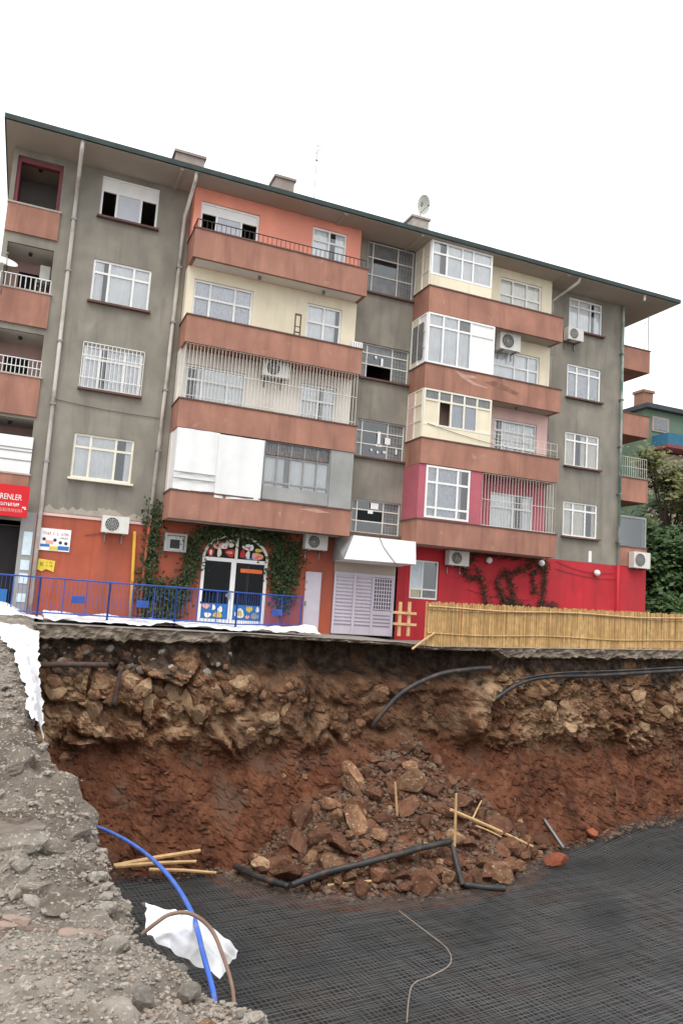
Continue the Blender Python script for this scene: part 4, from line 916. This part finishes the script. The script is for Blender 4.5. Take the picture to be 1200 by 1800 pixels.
t = thing('balcony_aerial', 'tall thin aerial pole on the outer side balcony', 'antenna', (23.9, .3, 13.5)); T('mast', MB().tube([(23.9, .3, 13.45), (23.9, .3, 15.1)], .012, 6), 'metal', t); T('crossbar', MB().tube([(23.6, .3, 14.8), (24.0, .3, 14.85)], .008, 5), 'metal', t)

# folding frame and flower box on the second balcony
t = thing('clothes_horse', 'small dark folded frame leaning on the cream balcony', 'drying rack', (7.9, -1.0, 10.53))
p0 = at_y(516, 588, -1.0); p1 = at_y(530, 556, -1.0)
T('frame', MB().box(p0.x, p0.x+.04, -1.02, -.98, 10.5, p1.z).box(p1.x-.04, p1.x, -1.02, -.98, 10.5, p1.z).box(p0.x, p1.x, -1.02, -.98, p1.z, p1.z+.06), 'brownrim', t); T('rung', MB().box(p0.x+.04, p1.x-.04, -1.01, -.99, 10.7, 10.74).box(p0.x+.04, p1.x-.04, -1.01, -.99, 10.9, 10.93), 'iron', t)
t = thing('planter', 'small white ribbed box at the end of the second balcony', 'planter', (9.75, -1.2, 10.5)); T('tub', MB().box(9.55, 9.92, -1.26, -1.0, 10.53, 10.72), 'signwhite', t)
n = MB()
for i in range(4): n.box(9.58+.09*i, 9.61+.09*i, -1.27, -1.261, 10.55, 10.70)
pieces('rib', n, 'greysheet', t)

# signs
def text(body, size, x, y, z, m, parent, name='lettering', sx=1.0):
    cu = bpy.data.curves.new(name, 'FONT'); cu.body = body; cu.size = size; cu.extrude = .003; cu.align_x = 'LEFT'
    tmp = bpy.data.objects.new('t', cu); COL.objects.link(tmp); dg = bpy.context.evaluated_depsgraph_get(); me = bpy.data.meshes.new_from_object(tmp.evaluated_get(dg)); bpy.data.objects.remove(tmp)
    me.transform(Matrix.Rotation(PI/2, 4, 'X') @ Matrix.Diagonal((sx, 1, 1, 1))); me.materials.clear(); me.materials.append(M[m])
    return link(name, me, parent, (x, y, z))
def strokes(name, x0, x1, z, h, y, m, parent, seed, gap=.018):
    r = random.Random(seed); mb = MB(); x = x0
    while x < x1-.02:
        w = r.uniform(.015, .035)
        if r.random() > .12: mb.box(x, x+.012, y-.006, y, z, z+h); mb.box(x+.012, x+w, y-.006, y, z+h*r.choice([0, .4, .8]), z+h*r.choice([.2, .6, 1]) if False else z+h*.2+h*r.choice([0, .4, .75]))
        x += w+gap
    return obj(name, mb, M[m], parent)
sg = thing('shop_sign', 'red shop sign with white lettering over the dark end shop', 'sign', (-.6, -.35, 3.6))
obj('sign_board', MB().box(-1.75, -.1, -.42, -.3, 3.63, 4.56), M['red'], sg)
text('ERENLER', .24, -.98, -.425, 4.12, 'signwhite', sg, sx=.72); strokes('small_lettering', -1.1, -.32, 3.93, .10, -.424, 'signwhite', sg, 3); strokes('small_lettering', -.92, -.25, 3.76, .10, -.424, 'signpink', sg, 4); obj('arrow_mark', MB().box(-.26, -.16, -.428, -.422, 3.9, 3.94).box(-.2, -.15, -.428, -.422, 3.86, 3.92), M['signwhite'], sg)
sg = thing('wall_poster', 'white shop poster with red lettering and blue foot on the orange wall', 'poster', (.76, -.03, 2.7))
obj('sheet', MB().box(.33, 1.2, -.035, -.005, 2.74, 3.41), M['signwhite'], sg)
strokes('lettering', .42, 1.14, 3.22, .09, -.036, 'signred', sg, 5, .03); strokes('small_lettering', .92, 1.14, 3.12, .05, -.036, 'signblack', sg, 6)
pieces('blue_band', MB().box(.36, .62, -.042, -.036, 2.85, 2.93).box(.86, 1.18, -.042, -.036, 2.78, 2.9), 'signblue', sg); obj('yellow_band', MB().box(.62, .86, -.042, -.036, 2.76, 2.88), M['signyellow'], sg)
obj('picture', MB().box(.5, .72, -.042, -.036, 2.94, 3.05), M['signpink'], sg)
for x, z in ((.45, 3.08), (.76, 3.07), (.92, 3.0), (1.08, 2.99)): obj('picture', MB().disc((x, -.043, z), .05, k=10), M['signblack'], sg)
sg = thing('yellow_notice', 'torn yellow paper notice beside the drainpipe', 'notice', (.55, -.03, 2.1))
n = MB(); n.v += [(.34, -.03, 2.16), (.48, -.032, 2.10), (.6, -.036, 2.18), (.82, -.03, 2.1), (.84, -.03, 2.44), (.36, -.03, 2.48)]; n.f.append((0, 1, 2, 3, 4, 5)); obj('sheet', n, M['signyellow'], sg)
strokes('lettering', .42, .58, 2.26, .12, -.034, 'signbrown', sg, 7); strokes('lettering', .6, .78, 2.36, .04, -.034, 'signbrown', sg, 8); strokes('lettering', .6, .76, 2.26, .05, -.034, 'signbrown', sg, 9)
for k, (z0, z1) in enumerate(((2.55, 3.25), (2.1, 2.4), (1.7, 2.0), (1.15, 1.4))):
    o = obj('paper_notice', MB().box(-.13, .12, -.03, -.012, z0, z1), M['paper']); tag(o, ('tall pale blue paper notice topmost on the shop jamb', 'second paper notice from the top of the shop jamb', 'third paper notice from the top of the shop jamb', 'lowest paper notice on the shop jamb near the white sheet')[k], 'notice')

# ivy
def leaves(paths, n, spread, size, seed, out=.15, dens=None):
    r = random.Random(seed); mb = MB(); seg = []
    for P in paths:
        for a, b in zip(P, P[1:]): seg.append((Vector(a), Vector(b), (Vector(b)-Vector(a)).length))
    tot = sum(s[2] for s in seg)
    for _ in range(n):
        q = r.uniform(0, tot)
        for a, b, l in seg:
            if q <= l: break
            q -= l
        c = a.lerp(b, q/l); c = Vector((c[0]+r.gauss(0, spread), -.02-abs(r.gauss(0, out)), c[1]+r.gauss(0, spread)))
        if c.z < .75: continue
        u = Vector((r.gauss(0, 1), r.gauss(0, .5), r.gauss(0, 1))).normalized(); nrm = Vector((r.gauss(0, .5), -1, r.gauss(.3, .5))).normalized(); v = nrm.cross(u).normalized(); s = size*r.uniform(.6, 1.3)
        mb.quad(c-u*s, c+v*s*.55, c+u*s, c-v*s*.55)
    return mb
iv = thing('ivy_plant', 'green ivy climbing round the shop door and arch', 'ivy', (4.5, -.1, .7))
P1 = [[(3.75, .8), (3.6, 2), (3.65, 3.2), (3.6, 4.4)], [(4.3, 1.0), (4.75, 2.0), (5.0, 2.7), (4.9, 3.5)], [(3.7, 1.6), (4.3, 1.9), (4.8, 1.5)], [(5.1, 3.6), (6.0, 3.85), (7.2, 3.85), (8.0, 3.7)], [(7.75, 3.6), (8.0, 3.0), (8.15, 2.3), (8.05, 1.4)], [(7.75, 3.2), (7.85, 2.2), (8.3, 1.9)], [(8.3, 3.7), (8.4, 3.0), (8.4, 2.4)], [(4.0, .9), (4.6, 1.1)]]
obj('foliage', leaves(P1, 6200, .17, .062, 21), M['leafdark'], iv)
obj('stem', MB().tube([(3.7, -.05, .7), (3.6, -.05, 2), (3.65, -.05, 3.2), (3.6, -.05, 4.3)], .02, 5).tube([(4.2, -.05, .7), (4.8, -.06, 2.1), (5.0, -.06, 3.4), (6.2, -.06, 3.85), (8, -.06, 3.7), (8.1, -.06, 1)], .018, 5), M['bark'], iv)
iv = thing('dry_creeper', 'dark withered creeper hanging on the crimson wall', 'creeper', (17, -.1, .8))
P2 = [[(15.6, 3.9), (15.1, 3.5), (15.2, 3.1), (15.6, 3.0)], [(15.7, 3.4), (16.0, 2.7), (16.2, 2.0)], [(16.6, 3.2), (17.0, 3.4), (17.3, 2.6), (17.3, 1.9)], [(16.5, 3.0), (16.9, 2.4), (17.0, 1.8)], [(17.2, 3.3), (17.8, 3.6), (18.2, 3.8)], [(18.8, 3.9), (18.75, 3.0), (18.6, 2.0)], [(18.3, 2.6), (18.2, 3.4), (18.7, 3.8)], [(16.8, 2.1), (17.6, 2.2), (18.4, 2.0), (19.4, 2.3)], [(15.6, 4.0), (17, 4.02), (18.8, 4.0)]]
obj('foliage', leaves(P2, 2600, .10, .045, 22, .08), M['leafdry'], iv)
st = MB()
for P in P2: st.tube([(a, -.05, b) for a, b in P], .018, 5)
obj('stem', st, M['bark'], iv)

# ================================================================== STREET THINGS
# blue crowd barriers along the pit edge
def barrier(a, b, label, plate=None, group='blue barriers along the pit edge'):
    a, b = Vector(a), Vector(b); t = thing('street_barrier', label, 'barrier', a, group); L_ = (b-a).length; d = (b-a)/L_; h = 1.16; Z = Vector((0, 0, 1))
    R = lambda n, pts, r: T(n, MB().tube(pts, r, 6), 'blue', t)
    for q in (a, b): R('post', [q, q+Z*h], .03)
    for q in (a, b): T('foot', MB().box(q.x-.05, q.x+.05, q.y-.16, q.y+.16, q.z-.005, q.z+.03), 'iron', t)
    R('rail', [a+Z*h, b+Z*h], .022); R('rail', [a+Z*.22, b+Z*.22], .02)
    m = MB(); n = max(2, int(L_/.105))
    for i in range(1, n): q = a+d*L_*i/n; m.tube([q+Z*.22, q+Z*h], .0065, 4, False)
    T('infill_wire', m, 'blue', t)['kind'] = 'stuff'
    for f in (.34, .67): q = a+d*L_*f; R('upright', [q+Z*.22, q+Z*h], .014)
    if plate:
        q = a+d*L_*plate+Z*.62; T('plate', MB().box(q.x-.17, q.x+.17, q.y-.03, q.y-.02, q.z-.1, q.z+.1), 'blue', t)
    return t
def bp(px, py): p = at_y(px, py, -2.4); return (p.x, -2.4, .72)
B_ = [(-1.6, -2.3, .74), (.44, -2.4, .73), (2.27, -2.4, .72), (4.13, -2.4, .72), (5.95, -2.4, .70)]
barrier(B_[0], B_[1], 'blue mesh barrier in front of the dark end shop and white heap')
barrier(B_[1], B_[2], 'blue mesh barrier with a plate nearest the white and red poster', .55); barrier(B_[2], B_[3], 'blue mesh barrier with a plate in front of the yellow gas pipe', .5)
barrier(B_[3], B_[4], 'blue mesh barrier in front of the arched shop door'); barrier(B_[4], (8.65, -.5, .72), 'blue mesh barrier running back to the wall beside the lilac door', .6)

# reed fence
fence = thing('reed_fence', 'tall golden reed screen fence along the broken pavement edge', 'fence', (12, -3.1, .6))
cm = MB(); x = 11.95; rr_ = random.Random(4)
while x < 30:
    b0 = pl(x, [(11.8, .545), (23.5, .95), (30, 1.12)]); t0 = pl(x, [(11.8, 1.985), (23.5, 2.23), (30, 2.4)])
    r = rr_.uniform(.018, .034); j = rr_.uniform(-.045, .025); y = -3.08+rr_.uniform(-.02, .02); tl = rr_.uniform(-.02, .02)
    cm.tube([(x, y, b0+rr_.uniform(-.03, .04)), (x+tl*.5, y+rr_.uniform(-.01, .01), (b0+t0)/2), (x+tl, y, t0+j)], r, 6)
    x += r*1.3
obj('cane_screen', cm, M['reed'], fence, kind='stuff')
def rail(z, seed, m='reed'):
    r = random.Random(seed); pts = [(x, -3.12, pl(x, [(11.8, 1.985), (23.5, 2.23), (30, 2.4)])+z+.03*math.sin(x*1.1+seed)) for x in np.arange(12, 30, .5)]
    return obj('tie_rail', MB().tube(pts, .022, 6), M[m], fence)
rail(-.17, 1, 'timber'); rail(-1.0, 2)
obj('tie_wire', MB().tube([(x, -3.14, pl(x, [(11.8, 1.985), (23.5, 2.23), (30, 2.4)])-.24+.04*math.sin(x*.8)) for x in np.arange(12, 30, .4)], .009, 4), M['iron'], fence)
pf = thing('picket_rail', 'low wooden picket rail between the lilac gate and reed fence', 'railing', (11.5, -3, .6))
for px in (704, 720):
    a = at_y(px, 1058, -2.95); b = at_y(px-4, 1118, -2.95); T('post', MB().box(b.x-.05, b.x+.05, -2.99, -2.94, b.z, a.z), 'timber', pf)
for py in (1076, 1096):
    a = at_y(690, py, -3.0); b = at_y(731, py+3, -3.0); T('rail', MB().box(a.x, b.x, -3.03, -2.995, a.z-.04, a.z+.04), 'timber', pf)

# white plastic on the pavement, cloth over the ledge
def sheet(name, fn, nu, nv, m, label, cat):
    mb = MB()
    for i in range(nu+1):
        for k in range(nv+1): mb.v.append(tuple(fn(i/nu, k/nv)))
    for i in range(nu):
        for k in range(nv): a = i*(nv+1)+k; mb.f.append((a, a+nv+1, a+nv+2, a+1))
    o = obj(name, mb, M[m], smooth=True); return tag(o, label, cat)
def f1(u, v):
    x = lerp(.62, 8.5, u); w = lerp(1, .3, sstep(.75, 1, u)); y = lerp(-2.75+.12*math.sin(x*2), -2.75+2.3*w, v)
    return (x, y, .74+.22*abs(noise.noise(Vector((x*.9, y*1.6, 3))))+.10*math.sin(PI*v)+.05*noise.noise(Vector((x*5, y*5, 3))))
sheet('plastic_sheet', f1, 110, 30, 'plastic', 'long white plastic sheet spread on the pavement behind the blue barriers', 'plastic sheet')
def f2(u, v):
    x = lerp(-2.2, .6, u); y = lerp(-2.9, -1.0, v); h = .42*math.exp(-((x+.7)/.75)**2)*math.sin(PI*min(1, v*1.1+.02))
    return (x, y, .76+max(0, h)+.06*noise.noise(Vector((x*3, y*3, 9)))+.03)
sheet('plastic_heap', f2, 50, 30, 'plastic', 'crumpled heap of white plastic in front of the dark end shop', 'plastic sheet')
def patch(tl, tr, bl, br, bulge, wr, seed, fine=3.0):
    tl, tr, bl, br = map(Vector, (tl, tr, bl, br))
    def f(u, v):
        p = tl.lerp(tr, u).lerp(bl.lerp(br, u), v); s = math.sin(PI*u)*math.sin(PI*v); p = p - ray(300, 1300)*0
        q = Vector((u*fine, v*fine, seed)); e = Vector((noise.noise(q), noise.noise(q+Vector((3, 9, 1))), noise.noise(q+Vector((8, 2, 4)))))
        e2 = Vector((noise.noise(q*3), noise.noise(q*3+Vector((3, 9, 1))), noise.noise(q*3+Vector((8, 2, 4)))))
        ridge = 1-abs(noise.noise(q*1.8+Vector((2, 2, 2))))*2
        return p + Vector((0, 0, bulge*s)) + (e + e2*.22)*wr + Vector((.3, -.3, .6))*ridge*wr*.5
    return f
# strip of cloth hanging over the far part of the ledge rim
def clothL(u, v):
    y = lerp(-15.9, -6.0, v); wd = pl(v, [(0, .12), (.15, .17), (.5, .36), (1, 1.0)]); ex = edge_x(y)+.05; x = ex-wd*(1-u)
    z = max(ledge_z(min(x, ex-.06), y), ledge_z(ex-.3, y)-.02, ledge_z(x, y+.15), ledge_z(x, y-.15))+.075
    z -= pl(v, [(0, .30), (.3, .2), (1, .1)])*sstep(.55, 1.0, u)
    q = Vector((u*3, v*5, 1)); return (x+.05*sstep(.6, 1, u), y, z+.035*noise.noise(q*1.5)+.015*noise.noise(q*5))
sheet('white_cloth', clothL, 26, 90, 'plastic', 'long white cloth strip draped over the rim of the earth ledge', 'cloth')
tl, tr, bl, br = at_d(246, 1590, 4.25), at_d(418, 1672, 4.75), at_d(262, 1650, 4.05), at_d(385, 1722, 4.35)
sheet('white_sack', patch(tl, tr, bl, br, .13, .055, 4, 2.1), 90, 60, 'plastic', 'crumpled white plastic sack hanging off the ledge under two hoses', 'plastic sack')

# hoses and pipes
def spline(P, n=8):
    P = [Vector(p) for p in P]; out = []
    for i in range(len(P)-1):
        p0, p1, p2, p3 = P[max(i-1, 0)], P[i], P[i+1], P[min(i+2, len(P)-1)]
        for k in range(n):
            t = k/n; out.append(.5*((2*p1)+(p2-p0)*t+(2*p0-5*p1+4*p2-p3)*t*t+(3*p1-p0-3*p2+p3)*t**3))
    return out+[P[-1]]
def pipe(name, pts, r, m, label, cat, k=10):
    return tag(obj(name, MB().tube(spline(pts), r, k), M[m], smooth=True), label, cat)
pipe('blue_hose', [at_d(150, 1452, 6.7), at_d(178, 1456, 6.5), at_d(235, 1485, 6.0), at_d(290, 1532, 5.2), at_d(335, 1600, 4.5), at_d(358, 1680, 4.08), at_d(375, 1745, 3.85), at_d(377, 1775, 3.72)], .0145, 'hoseblue', 'bright blue hose arching over the edge of the ledge', 'hose')
pipe('brown_hose', [at_d(250, 1642, 4.0), at_d(275, 1622, 4.0), at_d(300, 1607, 4.1), at_d(335, 1606, 4.15), at_d(370, 1632, 4.15), at_d(392, 1680, 4.05), at_d(408, 1735, 3.95), at_d(413, 1790, 3.85)], .0105, 'hosebrown', 'muddy brown hose looping over the white sack', 'hose')
def pw(px, py, y): return at_y(px, py, y)
pipe('iron_pipe', [pw(48, 1169, -3.3), pw(120, 1168, -3.25), pw(190, 1169, -3.2)], .075, 'piperust', 'short horizontal rusty pipe end sticking out under the concrete slab', 'pipe')
pipe('iron_pipe', [pw(214, 1172, -3.25), pw(200, 1240, -3.2)], .06, 'piperust', 'short rusty pipe hanging down the rock face', 'pipe')
pipe('black_pipe', [pw(655, 1278, -2.85), pw(668, 1258, -3.0), pw(710, 1215, -3.15), pw(770, 1186, -3.2), pw(830, 1176, -3.2), pw(862, 1174, -3.1)], .075, 'pipeblack', 'black plastic pipe bending down out of the caved in wall', 'pipe')
pipe('black_pipe', [pw(850, 1238, -3.05), pw(875, 1225, -3.2), pw(910, 1203, -3.3), pw(960, 1190, -3.35), pw(1050, 1187, -3.4), pw(1210, 1178, -3.45), pw(1330, 1175, -3.45)], .07, 'pipeblack', 'long black pipe running along the wall below the reed fence', 'pipe')
pipe('black_pipe', [pw(900, 1196, -3.3), pw(980, 1183, -3.42), pw(1100, 1178, -3.45), pw(1330, 1165, -3.45)], .03, 'pipeblack', 'thin black cable above the long pipe below the reed fence', 'cable')
def up_(p, h): return Vector((p.x, p.y, p.z+h))
pipe('black_pipe', [up_(hit(510, 1578), .3), up_(hit(570, 1566), .45), up_(hit(650, 1553), .55), up_(hit(730, 1535), .62), up_(hit(790, 1522), .65)], .085, 'pipeblack', 'long straight black pipe lying across the foot of the heap', 'pipe')
pipe('black_pipe', [up_(hit(792, 1522), .65), up_(hit(800, 1550), .5), up_(hit(812, 1570), .2)], .08, 'pipeblack', 'short black pipe elbow dropping at the heap toe', 'pipe')
pipe('black_pipe', [up_(hit(412, 1540), .25), up_(hit(450, 1562), .3), up_(hit(505, 1580), .3)], .08, 'pipeblack', 'black pipe sloping down at the near toe of the heap', 'pipe')
pipe('black_pipe', [up_(hit(815, 1570), .22), up_(hit(860, 1578), .25), up_(hit(885, 1576), .2)], .08, 'pipeblack', 'half buried black pipe end beside the mesh', 'pipe')
pipe('steel_wire', [up_(hit(*q), .12) for q in ((700, 1610), (745, 1645), (785, 1678), (790, 1705), (760, 1725), (727, 1740), (718, 1765), (714, 1810))], .012, 'wire', 'loose pale wire snaking over the steel mesh', 'wire', 6)
pipe('steel_channel', [up_(hit(955, 1445), .1), up_(hit(990, 1500), .15)], .06, 'metal', 'short grey metal length standing at the side of the heap', 'metal scrap', 4)

# sticks and canes
def stick(a, b, r, label, name='cane', m='timber', k=6):
    a, b = Vector(a), Vector(b); return tag(obj(name, MB().tube([a, a.lerp(b, .5)+Vector((0, 0, .02)), b], [r, r, r*.8], k), M[m]), label, 'stick')
stick(pw(724, 1141, -3.3), pw(763, 1113, -3.15), .035, 'pale timber stick leaning out from the broken pavement edge', 'timber_stick')
stick(hit(698, 1440), up_(hit(690, 1445), 1.1), .035, 'upright pale stick planted on the upper heap', 'timber_stick')
stick(hit(797, 1530), up_(hit(795, 1535), 2.1), .04, 'tall upright golden cane at the middle of the heap')
stick(up_(hit(790, 1455), .5), up_(hit(935, 1500), .2), .05, 'long golden cane lying diagonally down the heap'); stick(up_(hit(825, 1462), .2), up_(hit(845, 1425), .3), .025, 'short thin cane crossing the long diagonal one'); stick(up_(hit(835, 1470), .3), up_(hit(880, 1490), .3), .025, 'thin pale cane beside the long diagonal one')
stick(pw(200, 1522, -3.9), pw(352, 1495, -3.7), .06, 'upper of the three timber battens at the wall foot behind the blue hose', 'timber_batten'); stick(pw(203, 1523, -3.95), pw(345, 1514, -3.95), .05, 'middle of the three timber battens at the wall foot behind the blue hose', 'timber_batten'); stick(pw(262, 1528, -3.95), pw(380, 1534, -3.95), .045, 'lowest of the three timber battens at the wall foot behind the blue hose', 'timber_batten')
stick(up_(hit(575, 1560), .05), up_(hit(670, 1556), .12), .04, 'timber piece lying under the long black pipe', 'timber_stick')
p = hit(820, 1385); o = link('stone', GREYSTONE[0], None, (p.x, p.y, p.z+.05)); o.scale = (.11, .1, .1); tag(o, 'small bright pale lump on the upper slope of the heap', 'stone')

# ================================================================== BACKGROUND
house = thing('green_house', 'green house with blue balcony band and brick chimney behind the trees', 'house', (46, 22, 1))
def hp(px, py): p = at_y(px, py, 20); return p.x, p.z
zr = hp(1145, 716)[1]
obj('wall', MB().box(43.3, 60, 20.5, 30, .8, 18.6), M['housegreen'], house)
rf = obj('roof', MB().box(43.0, 60.3, 20.0, 30.5, 18.6, 18.95), M['darkroof'], house)
obj('chimney', MB().box(43.5, 44.5, 21, 22, 18.95, 20.1).box(43.4, 44.6, 20.9, 22.1, 20.1, 20.3), M['redbrick'], rf)
w = obj('window', MB().box(43.9, 45.6, 20.4, 20.52, 16.9, 18.1), M['housepink'], house); obj('pane', MB().box(44.1, 45.4, 20.37, 20.399, 17.05, 17.95), M['glassblock'], w)
b = obj('balcony', MB().box(44.0, 60, 18.9, 20.49, 15.6, 16.5), M['houseblue'], house); obj('slab', MB().box(43.9, 60.1, 18.8, 20.49, 15.35, 15.59), M['darkpink'], b)
obj('lower_wall', MB().box(43.5, 60, 20.2, 20.48, 4, 15.19), M['housepink'], house)
h2 = thing('far_house', 'pale far house with dark roof seen past the side balconies', 'house', (43, 26, 1))
obj('wall', MB().box(36, 43.1, 24, 32, .8, 18.6), M['housepink'], h2); rf = obj('roof', MB().box(35.5, 43.2, 23.3, 32.5, 18.6, 19.3), M['darkroof'], h2); obj('parapet', MB().box(40, 42.8, 23.0, 23.9, 14, 15), M['offwhite'], h2)

def tree(x, y, h, rx, rz, m, label, seed, n=5200):
    n = int(n*3.6)
    r = random.Random(seed); t = thing('tree', label, 'tree', (x, y, .8))
    tr = MB(); tr.tube([(x, y, .7), (x+.1, y, .8+h*.35), (x+.2, y+.1, .8+h*.8)], [.28, .2, .06], 8)
    cl = []
    for k in range(26):
        a = r.uniform(0, 6.28); zf = r.uniform(.18, 1); q = rx*math.sqrt(max(.06, 1-abs(zf-.45)*1.5))*r.uniform(.35, 1)
        c = Vector((x+q*math.cos(a), y+q*math.sin(a), .8+h*zf)); cl.append((c, r.uniform(.5, 1.0)*rx*.36)); tr.tube([(x+.1, y, .8+h*zf*.6), c], [.07, .02], 5)
    obj('trunk', tr, M['bark'], t)
    mb = MB()
    for _ in range(n):
        c, s = r.choice(cl); d = Vector((r.gauss(0, 1), r.gauss(0, 1), r.gauss(0, .8))); p = c+d*s*.55
        u = Vector((r.gauss(0, 1), r.gauss(0, 1), r.gauss(-.4, 1))).normalized(); v = u.orthogonal().normalized(); l = r.uniform(.08, .19); mb.quad(p-u*l, p+v*l*.5, p+u*l, p-v*l*.5)
    obj('crown', mb, M[m], t)
tree(29.4, 4.5, 9.6, 2.9, 1, 'leafolive', 'tallest olive green tree beyond the end of the apartment block', 1); tree(27.2, 3.0, 5.4, 2.4, 1, 'leaftree', 'dark bushy tree against the outer wall behind the reed fence', 2, 7000); tree(30.5, 1.5, 6.6, 2.6, 1, 'leaftree', 'dark green tree further along behind the reed fence', 3, 7000); tree(33, 7, 8, 3, 1, 'leaftree', 'broad dark tree in front of the green house', 4, 6000); tree(28.0, 8, 6.5, 2.6, 1, 'leaftree', 'dark tree behind the side balconies of the block', 5, 6000)
